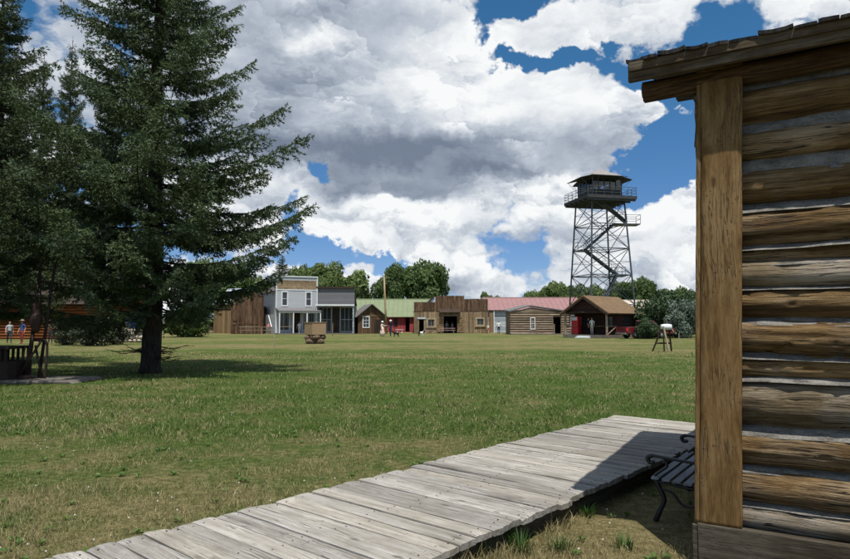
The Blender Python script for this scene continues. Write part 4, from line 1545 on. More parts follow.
shell(o, W_, 9, He, M['bluepaint'], [(lx(507), lx(510.5), .05, 2.2)])
MB().box(lx(507) + .05, lx(510.5) - .05, .06, .1, .05, 2.15).build('door', M['greymetal'], o)
gable_roof_x(o, W_, 9, He, Hr, M['pinkroof'], .4, .25, wall_mat=M['bluepaint'])
MB().box(lx(489), lx(493), -.25, -.02, 0, He - .1).build('corner_boards', M['tanboard_wide'], o)
cuboid('corner_post', lx(493.4), lx(494.4), -.3, -.16, 0, He - .1, M['whitetrim'], o)

# ---- long log cabin with low roof
d = 82
x0, x1 = Xw(511.5, d), Xw(570, d)
W_ = x1 - x0
He, Hr = Zw(311.5, d), Zw(308.2, d)
o = empty('long_log_cabin', (x0, d, 0), 0, 'long low log cabin with weathered logs between the blue house and the porch cabin', 'log cabin')


def lx(px): return Xw(px, d) - x0


hw = (lx(531), lx(534.5), .75, 2.1)
hd = (lx(553.5), lx(561), .05, 2.25)
nl = 10
for k in range(nl):
    z = .16 + k * (He - .3) / (nl - 1)
    segs = [(-.15, W_ + .1)]
    for h in (hw, hd):
        if h[2] - .05 < z < h[3] + .05:
            segs = [s2 for a, b in segs for s2 in ((a, h[0] - .06), (h[1] + .06, b)) if s2[1] - s2[0] > .05]
    for a, b in segs:
        rod('log', (a, .14 + random.gauss(0, .015), z), (b, .14, z + random.gauss(0, .01)), .145, M['logfar'], o)
wall(MB(), .05, W_ - .05, 0, He - .05, .16, .24, [hw, hd]).build('chinking', M['logfar'], o)
MB().box(.05, W_ - .05, 6, 6.2, 0, He).build('wall', M['logfar'], o)
for xx in (0.02, W_ - .24):
    MB().box(xx, xx + .2, .25, 5.98, 0, He - .02).build('wall', M['logfar'], o)
MB().box(.23, W_ - .25, .26, 5.97, 0, .05).build('floor', M['dark'], o)
window(o, *hw, .0, 'whitetrim', .1, (1, 1))
mr = lx(530.5)
MB().slab([(-.3, -.12, He - .05), (mr, -.12, Hr + .25), (mr, 6.3, Hr + .45), (-.3, 6.3, He + .2)][::-1], .14).build('roof_slope', M['greyroof'], o)
MB().slab([(mr, -.12, Hr + .25), (W_ + .3, -.12, He - .12), (W_ + .3, 6.3, He + .1), (mr, 6.3, Hr + .45)][::-1], .14).build('roof_slope', M['greyroof'], o)
MB().prism([(0, He - .1), (W_, He - .15), (mr, Hr + .1)], .0, .12).build('gable', M['logfar'], o)
for px in (535.5, 553, 562):
    rod('hitch_post', (lx(px), -.75, 0), (lx(px), -.75, 1.35), .07, M['logfar'], o)
rod('rail', (lx(535.5), -.75, .9), (lx(553), -.75, .9), .05, M['logfar'], o)
MB().box(-.2, W_ + .2, -1.1, -.02, 0, .13).build('porch_floor', M['floorwood'], o)

# ---- dark cabin with gabled porch
d = 63
th = -46
W_, Dp, PD = 4.9, 6.2, 1.9
He, Hr = Zw(311.8, d), Zw(296.4, d + 1.5)
c0 = Vector((Xw(564.5, d + 3.3), d + 3.3, 0))
o = empty('porch_cabin', c0, R(th), 'dark maroon cabin with rust brown roof and deep shaded gable porch below the tower', 'cabin')
PF = .32
hd = [(1.9, 3.0, PF + .02, PF + 2.05), (.5, 1.35, PF + .9, PF + 1.8), (3.5, 4.4, PF + .9, PF + 1.8)]
wall(MB(), 0, W_, PF + .01, He, PD, PD + .14, hd).build('wall', M['maroon'], o)
MB().box(0, W_, Dp - .14, Dp, PF + .01, He).build('wall', M['maroon'], o)
MB().box(0, .14, PD + .145, Dp - .145, PF + .01, He).build('wall', M['maroon'], o)
mb = wall(MB(), PD + .145, Dp - .145, PF + .01, He, W_ - .14, W_, [(3.6, 4.4, PF + 1.0, PF + 1.75)])
mb.v = [(v[1], v[0], v[2]) for v in mb.v]; mb.build('wall', M['maroon'], o)
MB().box(W_ - .09, W_ - .06, 3.6, 4.4, PF + 1.0, PF + 1.75).build('pane', M['glass'], o)
MB().box(-.1, W_ + .1, -.15, Dp + .05, 0, PF).build('porch_floor', M['floorwood'], o)
gable_roof_y(o, W_, Dp, He, Hr, M['rustroof'], .35, .35, .12)
for y0 in (0.10, PD + .01, Dp - .13):
    MB().prism([(0.005, He + .002), (W_ - .005, He + .002), (W_ / 2, Hr - .13)], y0, y0 + .12).build('gable', M['maroon'], o)
for s_ in (-1, 1):
    a = Vector((W_ / 2, -.37, Hr - .04)); b = Vector((W_ / 2 + s_ * (W_ / 2 + .36), -.37, He - .36 * (Hr - He) / (W_ / 2) - .04))
    mb = MB(); L = (b - a).length
    mb.box(0, L, -.02, .012, -.16, -.01, Matrix.Translation(a) @ Matrix.Rotation(math.atan2(a.z - b.z, abs(b.x - a.x)), 4, 'Y') if s_ > 0 else Matrix.Translation(a) @ Matrix.Scale(-1, 4, (1, 0, 0)) @ Matrix.Rotation(math.atan2(a.z - b.z, abs(b.x - a.x)), 4, 'Y'))
    mb.build('barge_board', M['darkwood'], o)
for xx in (.08, W_ - .08):
    rod('porch_post', (xx, .05, PF), (xx, .05, He), .11, M['logfar'], o)
rod('tie_beam', (-.1, .05, He - .02), (W_ + .1, .05, He - .02), .10, M['darkwood'], o)
for x0_, x1_ in ((.2, 1.5), (3.4, W_ - .2)):
    rod('porch_rail', (x0_, .05, PF + .85), (x1_, .05, PF + .85), .045, M['darkwood'], o)
rod('porch_rail', (W_ - .05, .15, PF + .85), (W_ - .05, PD, PF + .85), .05, M['logfar'], o)
rod('porch_brace', (W_ - .05, .15, PF + .05), (W_ - .05, PD, PF + .85), .05, M['logfar'], o)
for h in hd[1:]:
    window(o, *h, PD, 'darkwood', .08, (1, 1))
MB().box(hd[0][0] + .03, hd[0][1] - .03, PD + .05, PD + .1, PF + .03, hd[0][3] - .02).build('door', M['darkwood'], o)
for k in range(2):
    MB().box(1.7, 3.1, -.75 + .3 * k, -.155 if k else -.46, 0, .11 + .1 * k).build('step', M['whitetrim'], o)
porch = o
# red drinks machine on its porch
vm = empty('red_cabinet', (0, 0, 0), 0, 'bright red upright cabinet on the porch of the dark cabin', 'cabinet')
vm.matrix_world = Matrix.Translation(c0) @ Matrix.Rotation(R(th), 4, 'Z') @ Matrix.Translation((.75, 1.0, PF))
MB().box(-.40, .40, -.32, .32, .05, 1.85).build('body', M['red'], vm, bevel=.03)
MB().box(-.32, .32, -.345, -.322, 1.45, 1.78).build('top_panel', M['whitetrim'], vm)
MB().box(-.30, .10, -.34, -.322, .25, 1.35).build('front_panel', M['red'], vm)
for xx in (-.33, .33):
    MB().box(xx - .04, xx + .04, -.28, .28, 0, .05).build('foot', M['iron'], vm)

# ---- tan building behind the tower
d = 108
x0, x1 = Xw(548, d), Xw(660, d)
W_ = x1 - x0
He, Hr = Zw(307.5, d), Zw(299.5, d)
o = empty('tan_hall', (x0, d, 0), 0, 'long tan hall with pale cream roof behind the lookout tower', 'hall')


def lx(px): return Xw(px, d) - x0


hs = [(lx(642), lx(646), 1.2, 2.6), (lx(650), lx(654), 1.2, 2.6)]
shell(o, W_, 9, He, M['tanwall'], hs)
for h in hs: window(o, *h, 0, 'whitetrim', .1, (1, 1))
gable_roof_x(o, W_, 9, He, Hr, M['paleroof'], .4, .3, wall_mat=M['tanwall'])

# ---- log shops in the trees on the left
d = 60
x0, x1 = Xw(-110, d), Xw(128, d)
W_ = x1 - x0
He, Hr = 3.7, 5.6
o = empty('orange_log_shop', (x0, d, 0), 0, 'long low shop with orange log walls and dark brown roof half hidden by the spruces', 'shop')


def lx(px): return Xw(px, d) - x0


hs = [(lx(a), lx(b), c, e) for a, b, c, e in ((-60, -45, .9, 2.1), (22, 34, .1, 2.2), (54, 72, .1, 2.2), (96, 108, .9, 2.0), (112, 117, .1, 2.1))]
for k in range(14):
    z = .14 + k * .265
    segs = [(0, W_)]
    for h in hs:
        if h[2] - .05 < z < h[3] + .05:
            segs = [s2 for a, b in segs for s2 in ((a, h[0] - .05), (h[1] + .05, b)) if s2[1] - s2[0] > .05 and s2[1] > a and s2[0] < b]
    for a, b in segs:
        rod('log', (a, .14, z), (b, .14, z), .135, M['orangelog'], o)
wall(MB(), .05, W_ - .05, 0, He - .05, .16, .26, hs).build('chinking', M['orangelog'], o)
MB().box(.05, W_ - .05, 6, 6.2, 0, He).build('wall', M['orangelog'], o)
for xx in (0.02, W_ - .24):
    MB().box(xx, xx + .2, .27, 5.98, 0, He - .02).build('wall', M['orangelog'], o)
MB().box(.25, W_ - .27, .28, 5.97, 0, .05).build('floor', M['dark'], o)
M['shoproof'] = plain('dark_brown_shake_roof', (.045, .034, .027), .9, .3, 2)
gable_roof_x(o, W_, 6.2, He, Hr, M['shoproof'], .7, .5, wall_mat=M['orangelog'])
for h in (hs[0], hs[3]): window(o, *h, 0, 'whitetrim', .1, (1, 1))

# ================================================================ lookout tower
d = 80
M['steel'] = plain('galvanised_dark_steel', (.065, .078, .09), .55, .25, 2, spec=.5, metal=.3)
M['cabgrey'] = plain('dark_cab_boards', (.045, .047, .050), .8, .2, 2)
M['hiproof'] = plain('pale_shingle_roof', (.26, .24, .225), .85, .2, 3)
tb = Vector((Xw(601.7, d), d, 0))
YAW = R(13)
tw = empty('lookout_tower', tb, YAW, 'tall steel fire lookout tower with zigzag stairs and a railed cab', 'tower')
zt = Zw(203.0, d)
k_ = 1 / (math.cos(R(28)) + math.sin(R(28)))      # width as seen from the camera's bearing
half_top, half_bot = 47 * d / 640 * k_ / 2, 67 * d / 640 * k_ / 2


def half(z): return half_bot + (half_top - half_bot) * z / zt


levels = [0, Zw(305, d), Zw(276, d), Zw(250, d), Zw(226, d), zt]
sg = [(-1, -1), (1, -1), (1, 1), (-1, 1)]
for sx, sy in sg:
    l_ = rod('leg', (sx * half_bot, sy * half_bot, -.05), (sx * half_top, sy * half_top, zt), .105, M['steel'], tw)
    cuboid('footing', sx * half_bot - .4, sx * half_bot + .4, sy * half_bot - .4, sy * half_bot + .4, 0, .25, M['concrete'], tw)
for f in range(4):
    (ax, ay), (bx, by) = sg[f], sg[(f + 1) % 4]
    for i in range(len(levels) - 1):
        z0, z1 = levels[i], levels[i + 1]
        h0, h1 = half(z0), half(z1)
        A0, B0 = Vector((ax * h0, ay * h0, z0)), Vector((bx * h0, by * h0, z0))
        A1, B1 = Vector((ax * h1, ay * h1, z1)), Vector((bx * h1, by * h1, z1))
        rod('brace', A0, B1, .045, M['steel'], tw)
        rod('brace', B0, A1, .045, M['steel'], tw)
        if i < len(levels) - 2:
            rod('girt', A1, B1, .055, M['steel'], tw)
        # half-height struts from the crossing to the girt
        Xp = (A0 + B1) / 2
        if i > 0:
            rod('strut', (A0 + A1) / 2, (A0 + A1) / 2 * .0 + (A0 + B0 + A1 + B1) / 4, .022, M['steel'], tw)
            rod('strut', (B0 + B1) / 2, (A0 + B0 + A1 + B1) / 4, .022, M['steel'], tw)
for z in levels[1:-1]:
    h = half(z)
    rod('cross_tie', (-h, -h, z), (h, h, z), .04, M['steel'], tw)
    rod('cross_tie', (h, -h, z), (-h, h, z), .04, M['steel'], tw)
# stairs: world sight-line points turned into the tower's own frame
Minv = (Matrix.Translation(tb) @ Matrix.Rotation(YAW, 4, 'Z')).inverted()


def tl(px, py, dd=0.0): return Minv @ at(px, py, d + dd)


flights = [((592, 322), (616, 276), -.9), ((617, 275), (585, 250.5), -.3), ((585, 250), (614, 224), -.9), ((626, 222.5), (603, 203.5), -.3)]
for (a, b, dd) in flights:
    st = empty('stair_flight'); st.parent = tw
    A, B = tl(*a, dd), tl(*b, dd)
    if A.z < .05: A.z = .05
    dirv = B - A
    sidev = Vector((-dirv.y, dirv.x, 0)).normalized() * .42
    for s_ in (-1, 1):
        mb = MB(); mb.tube([A + sidev * s_, B + sidev * s_], .16, 6, squash=.8); mb.build('stringer', M['steel'], st)
        rod('hand_rail', A + sidev * s_ + Vector((0, 0, .95)), B + sidev * s_ + Vector((0, 0, .95)), .03, M['steel'], st)
        for q in range(0, 6):
            p = A + dirv * (q / 5) + sidev * s_
            rod('baluster', p, p + Vector((0, 0, .95)), .02, M['steel'], st)
    n = max(int(abs(dirv.z) / .21), 3)
    for q in range(1, n):
        p = A + dirv * (q / n)
        mb = MB(); mb.box(-.13, .13, -.41, .41, -.02, .02, Matrix.Translation(p) @ Matrix.Rotation(math.atan2(dirv.y, dirv.x), 4, 'Z'))
        mb.build('tread', M['steel'], st)


def landing(px0, px1, py, dd, depth=1.5, hgt=1.05):
    ld = empty('landing'); ld.parent = tw
    a, b = at(px0, py, d + dd - depth / 2), at(px1, py, d + dd + depth / 2)
    quad = [Vector((a.x, a.y, a.z)), Vector((b.x, a.y, a.z)), Vector((b.x, b.y, a.z)), Vector((a.x, b.y, a.z))]
    q = [Minv @ p for p in quad]
    MB().slab(q, .12).build('deck', M['steel'], ld)
    for i in range(4):
        rod('rail_post', q[i], q[i] + Vector((0, 0, hgt)), .03, M['steel'], ld)
        for zz in (hgt, hgt * .5):
            rod('rail', q[i] + Vector((0, 0, zz)), q[(i + 1) % 4] + Vector((0, 0, zz)), .025, M['steel'], ld)


landing(612, 622, 275.5, -.6)
landing(578, 587, 250, -.6)
landing(613, 636, 223.5, -.6, 1.7, 1.1)
# platform, cab and roof
hp = 71 * d / 640 * k_ / 2
hc = 43 * d / 640 * k_ / 2
zr = Zw(200.0, d)
MB().box(-hp, hp, -hp, hp, zt, zr).build('platform', M['cabgrey'], tw)
for q in range(6):
    yy = -hp + .3 + q * (2 * hp - .6) / 5
    cuboid('joist', -hp + .05, hp - .05, yy - .06, yy + .06, zt - .22, zt - .003, M['steel'], tw)
zrail = zr + 1.05
n = 6
for f in range(4):
    (ax, ay), (bx, by) = sg[f], sg[(f + 1) % 4]
    A, B = Vector((ax * (hp - .06), ay * (hp - .06), zr)), Vector((bx * (hp - .06), by * (hp - .06), zr))
    for q in range(n):
        p = A + (B - A) * q / n
        rod('rail_post', p, p + Vector((0, 0, 1.05)), .03, M['steel'], tw)
    for zz in (.35, .7, 1.05):
        rod('rail', A + Vector((0, 0, zz)), B + Vector((0, 0, zz)), .028, M['steel'], tw)
zc1 = Zw(182.0, d)
zs = zr + .95
cabm = empty('cab', (0, 0, zr)); cabm.parent = tw
for f in range(4):
    Mr = Matrix.Rotation(f * math.pi / 2, 4, 'Z')
    mb = MB(); mb.box(-hc, hc - .1, -hc, -hc + .1, 0, zs - zr, Mr); mb.build('wall', M['cabgrey'], cabm)
    mb = MB(); mb.box(-hc + .12, hc - .12, -hc + .03, -hc + .05, zs - zr + .03, zc1 - zr - .12, Mr); mb.build('pane', M['clearglass'], cabm)
    for q in range(6):
        xx = -hc + .05 + q * (2 * hc - .1) / 5
        mb = MB(); mb.box(xx - .05, xx + .05, -hc - .012, -hc + .08, zs - zr + .002, zc1 - zr, Mr); mb.build('mullion', M['cabgrey'], cabm)
    # shutters propped open above each side
    mb = MB(); mb.slab([Mr @ Vector(p) for p in ((-hc, -hc - 1.50, zc1 - zr + .06), (hc, -hc - 1.50, zc1 - zr + .06), (hc, -hc - .02, zc1 - zr + .42), (-hc, -hc - .02, zc1 - zr + .42))], .06)
    mb.build('shutter', M['cabgrey'], cabm)
    for xx in (-hc + .2, hc - .2):
        rod('shutter_prop', Mr @ Vector((xx, -hc - 1.40, zc1 - zr + .02)), Mr @ Vector((xx, -hc - .02, zs - zr + .05)), .025, M['steel'], cabm)
MB().box(-hc + .01, hc - .01, -hc + .01, hc - .01, zc1 - zr + .01, zc1 - zr + .40).build('ceiling', M['cabgrey'], cabm)
zp = Zw(169.5, d) - zr
e_ = hc + .03
rf = empty('roof', (0, 0, 0)); rf.parent = cabm
for f in range(4):
    Mr = Matrix.Rotation(f * math.pi / 2, 4, 'Z')
    z0 = zc1 - zr + .48
    mb = MB(); mb.add([Mr @ Vector(p) for p in ((-e_, -e_, z0), (e_, -e_, z0), (0, 0, zp), (-e_, -e_, z0 - .06), (e_, -e_, z0 - .06), (0, 0, zp - .08))], [(0, 1, 2), (5, 4, 3), (0, 3, 4, 1), (1, 4, 5, 2), (2, 5, 3, 0)])
    mb.build('roof_slope', M['hiproof'], rf)

# ================================================================ trees
def quads_from(P, N, size, r, aspect=1.0):
    """small leaf quads at P facing N (roughly), random spin"""
    n = len(P)
    N = N / np.maximum(np.linalg.norm(N, axis=1, keepdims=True), 1e-6)
    a = np.cross(N, r.normal(0, 1, (n, 3)))
    a /= np.maximum(np.linalg.norm(a, axis=1, keepdims=True), 1e-6)
    b = np.cross(N, a)
    s_ = (size * (0.6 + 0.8 * r.random(n)))[:, None] if not np.isscalar(size) or True else size
    a = a * s_; b = b * s_ * aspect
    V = np.stack([P - a * .5 - b * .1, P - a * .1 - b * .5, P + a * .55 + b * .05, P + a * .05 + b * .5], 1).reshape(-1, 3)
    return V, np.arange(n * 4)


def spruce(name, H, Rm, seed, z_low=1.0, density=1.0, slender=1.0):
    """returns crown mesh (needle sprays) and trunk-and-limb mesh"""
    r = np.random.default_rng(seed)
    limb = MB()
    tz = np.concatenate([[0, .25], np.linspace(1.0, H, 14)])
    tr = 0.30 * (1 - tz / H) ** 0.8 * (H / 19) + .012
    tr[0] *= 1.2
    limb.tube([(0.05 * math.sin(z * .5), 0.04 * math.cos(z * .4), z) for z in tz], list(tr), 12)
    S, Dv, Ln = [], [], []          # shoots: start, direction, length
    z = z_low
    ang = 0.0
    while z < H - .3:
        frac = (z - z_low) / (H - z_low)
        R0 = Rm * (1 - frac) ** 0.95 * (0.60 + 0.40 * min(1, (z - z_low + .2) / 2.8))
        R0 *= r.choice([.66, .85, 1.0, 1.15])
        nb = 4 if frac > .85 else (6 if frac > .3 else 7)
        for k in range(nb):
            ang += 2.399963 + r.normal() * .25
            L = max(R0 * r.uniform(.55, 1.15), .25)
            L = min(L, Rm * .97)
            bz = z + r.uniform(-.18, .18)
            droop = -0.46 + frac * 1.0 + r.normal() * .12        # low limbs sweep down, high ones rise
            ca, sa = math.cos(ang), math.sin(ang)
            npt = 9
            pts = []
            for q in range(npt):
                s_ = q / (npt - 1)
                rise = L * (droop * s_ * .55 + .34 * s_ ** 2.6 * (1 - frac * .5))
                side = .05 * L * math.sin(s_ * 3 + k) * (1 if k % 2 else -1)
                pts.append(np.array([ca * L * s_ - sa * side, sa * L * s_ + ca * side, bz + rise]))
            limb.tube([tuple(p) for p in pts], [max(.045 * (L / Rm) ** .7 * (1 - .85 * q / (npt - 1)), .006) for q in range(npt)], 5, cap=False)
            pts = np.array(pts)
            # side twigs
            step = .080 / density
            nt = int(L / step)
            for j in range(nt):
                s_ = (j + r.random()) / nt
                if s_ < .10 + .10 * (1 - frac): continue
                f_ = s_ * (npt - 1)
                i0 = min(int(f_), npt - 2)
                p = pts[i0] + (pts[i0 + 1] - pts[i0]) * (f_ - i0)
                fw = pts[i0 + 1] - pts[i0]; fw /= np.linalg.norm(fw)
                lat = np.cross(fw, [0, 0, 1.0]); lat /= np.linalg.norm(lat)
                for sd_ in (-1, 1):
                    tl_ = (.22 + .62 * L / 4.2 * (1 - s_) ** .7 * (min(1, s_ * 3)) + .10) * r.uniform(.7, 1.25)
                    tl_ = min(tl_, .95)
                    dv = fw * r.uniform(.55, .9) + lat * sd_ * r.uniform(.55, .95) + np.array([0, 0, r.uniform(-.80, .0)])
                    dv /= np.linalg.norm(dv)
                    S.append(p); Dv.append(dv); Ln.append(tl_)
                    nsub = int(tl_ / .12)
                    for q in range(nsub):
                        u = (q + r.uniform(.2, .9)) / nsub
                        ps = p + dv * tl_ * u
                        d2 = dv * .65 + np.cross(dv, [0, 0, 1.0]) * (1 if (q + j) % 2 else -1) * r.uniform(.4, .8) + np.array([0, 0, r.uniform(-1.1, -.1)])
                        d2 /= np.linalg.norm(d2)
                        S.append(ps); Dv.append(d2); Ln.append(r.uniform(.09, .22) * (1.1 - .5 * u))
            S.append(pts[-1]); Dv.append((pts[-1] - pts[-2]) / np.linalg.norm(pts[-1] - pts[-2])); Ln.append(.2)
        z += (.31 + .19 * (1 - frac)) * r.uniform(.8, 1.2)
    for q in range(3):
        S.append(np.array([0, 0, H - .35 + q * .1])); Dv.append(np.array([.05 * q, 0, 1.0])); Ln.append(.45)
    S, Dv, Ln = np.array(S), np.array(Dv), np.array(Ln)
    # needles: small blades set round each shoot
    per = np.maximum((Ln * 42).astype(int), 4)
    print('NEEDLES', int(per.sum()), 'SHOOTS', len(S))
    idx = np.repeat(np.arange(len(S)), per)
    n = len(idx)
    u = r.random(n)
    base = S[idx] + Dv[idx] * (Ln[idx] * u)[:, None]
    a = r.normal(0, 1, (n, 3)); a[:, 2] += .25
    a -= Dv[idx] * np.sum(a * Dv[idx], 1)[:, None]
    a /= np.maximum(np.linalg.norm(a, axis=1, keepdims=True), 1e-6)
    nd = a * .72 + Dv[idx] * .70
    ln = .088 * (0.75 + .5 * r.random(n))
    wv_ = np.cross(nd, r.normal(0, 1, (n, 3))); wv_ /= np.maximum(np.linalg.norm(wv_, axis=1, keepdims=True), 1e-6)
    wv_ *= .0185
    V = np.stack([base - wv_, base + wv_, base + nd * ln[:, None]], 1).reshape(-1, 3)
    return limb, V


sp_mats = {}


def spruce_mat(name, a, b, c):
    """needles: green, with paler blue-green new growth towards the shoot tips of the lower boughs"""
    m_, t = new_mat(name)
    oc = t.n('ShaderNodeTexCoord').outputs['Object']
    rnd = t.n('ShaderNodeNewGeometry').outputs['Random Per Island']
    n1 = t.noise(oc, .9, 3, .6).outputs['Fac']
    f = t.m('MULTIPLY_ADD', rnd, .35, t.m('MULTIPLY', t.ss(n1, .34, .66), .65))
    col = t.ramp(f, [(0, a), (.55, b), (1, c)])
    finish(t, col, .75, spec=.12, trans=(col, .12))
    return m_


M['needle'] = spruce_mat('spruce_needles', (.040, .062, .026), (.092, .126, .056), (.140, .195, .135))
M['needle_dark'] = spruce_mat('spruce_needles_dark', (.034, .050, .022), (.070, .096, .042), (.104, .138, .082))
M['bark'] = wood('spruce_bark', (.016, .012, .010), (.042, .032, .026), (.085, .066, .053), 'Z', .5, bump=1.0, stretch=.3, bdist=.03)

limb, V = spruce('spruce', 18.5, 5.35, 3, z_low=1.95)
spruce_needle_me = bpy.data.meshes.new('spruce_crown')


def tri_mesh(name, V, mat):
    o = np_mesh(name, V, np.arange(len(V)), 3, [mat])
    me = o.data
    bpy.data.objects.remove(o)
    return me


sp_crown = tri_mesh('crown', V, M['needle'])
limb_b, V = spruce('spruce', 18.5, 5.0, 8, z_low=2.35, density=.85)
sp_crown_dark = tri_mesh('crown', V, M['needle_dark'])
tmp = limb_b.build('trunk', M['bark'], None, True)
sp_trunk_dark = tmp.data
bpy.data.objects.remove(tmp)
tmp = limb.build('trunk', M['bark'], None, True)
sp_trunk = tmp.data
bpy.data.objects.remove(tmp)


def place_spruce(px, py, label, rz, s_=1.0, sz=1.0, dark=False, loc=None):
    g = loc if loc is not None else gnd(px, py)
    o = empty('spruce_tree', g, rz, label, 'tree', 'spruce trees at the left of the field')
    o.scale = (s_, s_, sz)
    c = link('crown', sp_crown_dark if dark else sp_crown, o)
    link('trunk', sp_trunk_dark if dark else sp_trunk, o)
    return o


main = place_spruce(150, 373, 'tall dark spruce with drooping boughs standing alone in front on the lawn', R(20))
# dead snags low on its trunk
rs = np.random.default_rng(41)
for k in range(15):
    dx = 1 if k % 3 else -1
    L, dz = rs.uniform(.45, 1.15), rs.uniform(.40, .85)
    a_ = rs.uniform(-.75, .75)
    mb = MB()
    p0 = Vector((dx * .16, math.sin(a_) * .15 - .05, dz))
    pts_ = [p0]
    for q in range(1, 6):
        pts_.append(p0 + Vector((dx * L * q / 5 * math.cos(a_), L * q / 5 * math.sin(a_), -.10 * math.sin(q / 5 * 2.6) + rs.uniform(.0, .05) * q * .6)))
    mb.tube(pts_, [.022, .018, .015, .011, .008, .004], 6)
    for q in range(7):
        b0 = pts_[1 + q % 4].lerp(pts_[2 + q % 4], rs.random())
        e = b0 + Vector((dx * rs.uniform(.06, .20), (-1) ** q * rs.uniform(.05, .16), rs.uniform(-.05, .08)))
        mb.tube([b0, b0.lerp(e, .5) + Vector((0, 0, .015)), e], [.008, .006, .003], 5)
    s_ = mb.build('dead_snag', M['bark'], main, True)
    s_.rotation_euler = (0, 0, -R(20))
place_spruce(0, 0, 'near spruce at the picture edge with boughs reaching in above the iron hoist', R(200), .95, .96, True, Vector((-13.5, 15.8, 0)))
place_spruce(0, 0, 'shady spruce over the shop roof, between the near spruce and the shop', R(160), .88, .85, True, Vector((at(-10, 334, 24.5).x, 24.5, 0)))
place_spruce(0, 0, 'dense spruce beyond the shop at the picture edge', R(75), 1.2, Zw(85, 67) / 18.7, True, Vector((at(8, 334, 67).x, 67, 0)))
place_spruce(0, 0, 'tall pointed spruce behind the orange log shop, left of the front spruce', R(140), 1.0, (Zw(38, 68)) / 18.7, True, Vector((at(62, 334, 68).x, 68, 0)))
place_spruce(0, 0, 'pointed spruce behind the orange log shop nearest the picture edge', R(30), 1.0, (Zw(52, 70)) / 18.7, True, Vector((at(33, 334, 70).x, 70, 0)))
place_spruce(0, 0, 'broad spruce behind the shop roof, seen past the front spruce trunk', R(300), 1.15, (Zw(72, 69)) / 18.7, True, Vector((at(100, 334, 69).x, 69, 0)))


def leafy(seed, Rx, Rz, zc_, nlobes, nleaf, size, trunk_r, spread=.75, base_z=0.0):
    r = np.random.default_rng(seed)
    lobes = []
    for k in range(nlobes):
        v = r.normal(0, 1, 3); v /= np.linalg.norm(v)
        q = r.random() ** .45
        c = np.array([v[0] * Rx * q * spread, v[1] * Rx * q * spread, zc_ + v[2] * Rz * q * spread])
        lobes.append((c, r.uniform(.26, .48) * min(Rx, Rz)))
    P, N = [], []
    tot = sum(l[1] ** 2 for l in lobes)
    for c, rad in lobes:
        n = int(nleaf * rad ** 2 / tot)
        v = r.normal(0, 1, (n, 3)); v /= np.linalg.norm(v, axis=1, keepdims=True)
        rr = rad * (0.55 + .5 * r.random(n) ** .6) * (1 + .28 * fbm(v * 2.3 + c, 3, seed))
        p = c + v * rr[:, None] * np.array([1.1, 1.1, .85])
        keep = p[:, 2] > base_z + .02
        P.append(p[keep]); N.append((v + r.normal(0, .7, (n, 3)) + np.array([0, 0, .35]))[keep])
    P, N = np.concatenate(P), np.concatenate(N)
    V, F = quads_from(P, N, np.full(len(P), size), r)
    limb = MB()
    if trunk_r > 0:
        limb.tube([(0, 0, 0), (.05, .03, zc_ * .35), (-.04, .05, zc_ * .7), (0, 0, zc_ + Rz * .3)], [trunk_r * 1.2, trunk_r, trunk_r * .75, trunk_r * .25], 10)
        for c, rad in lobes[:14]:
            s0 = Vector((0, 0, zc_ * r.uniform(.3, .7)))
            e = Vector(c)
            limb.tube([s0, s0.lerp(e, .5) + Vector((0, 0, -.15)), e], [trunk_r * .45, trunk_r * .28, trunk_r * .08], 6, cap=False)
    else:
        for c, rad in lobes[:16]:
            e = Vector(c)
            limb.tube([(e.x * .15, e.y * .15, 0), (e.x * .6, e.y * .6, e.z * .55), e], [.035, .022, .008], 5, cap=False)
    return V, F, limb


M['leaf_cotton'] = leaf_mat('cottonwood_leaves', (.042, .072, .024), (.080, .128, .040), (.130, .190, .064), .3, .35)
M['leaf_bright'] = leaf_mat('bright_leaves', (.062, .095, .030), (.115, .165, .052), (.175, .235, .085), .3, .5)
M['leaf_juniper'] = leaf_mat('juniper_leaves', (.018, .036, .014), (.036, .066, .025), (.064, .105, .042), .1, .8)
M['leaf_silver'] = leaf_mat('silver_leaves', (.060, .088, .064), (.115, .150, .115), (.175, .215, .17), .15, .8)
M['leaf_greyshrub'] = leaf_mat('grey_shrub_leaves', (.026, .032, .016), (.052, .062, .034), (.085, .098, .058), .1, 1.0)
M['treebark'] = wood('tree_bark', (.03, .025, .02), (.075, .063, .052), (.13, .115, .10), 'Z', .4, bump=.8, stretch=.3)

_leaf_cache = {}


def leafy_size(kind, mat):
    """true height and half width of a crown"""
    if kind not in _leaf_cache:
        o = place_leafy('leafy_sample', kind, mat, (0, 0, 0), 0, 1, 'x', 'tree')
        for ch in list(o.children): bpy.data.objects.remove(ch)
        bpy.data.objects.remove(o)
    return _leaf_cache[kind][2], _leaf_cache[kind][3]


def place_leafy(name, kind, mat, loc, rz, s_, label, cat, group=None, sz=None):
    key = (kind, mat)
    if kind not in _leaf_cache:
        V, F, limb = leafy(*kind)
        ob = np_mesh('crown', V, F, 4, [M[mat]])
        me = ob.data; bpy.data.objects.remove(ob)
        tm = limb.build('trunk', M['treebark'], None, True); tme = tm.data; bpy.data.objects.remove(tm)
        _leaf_cache[kind] = (me, tme, np.percentile(V[:, 2], 99.7), np.percentile(np.abs(V[:, :2]), 99))
    me, tme = _leaf_cache[kind][:2]
    if key not in _leaf_cache:
        m2 = me.copy(); m2.materials.clear(); m2.materials.append(M[mat]); _leaf_cache[key] = m2
    o = empty(name, loc, rz, label, cat, group)
    o.scale = (s_, s_, sz if sz else s_)
    link('crown', _leaf_cache[key], o)
    link('trunk' if cat == 'tree' else 'stems', tme, o)
    return o


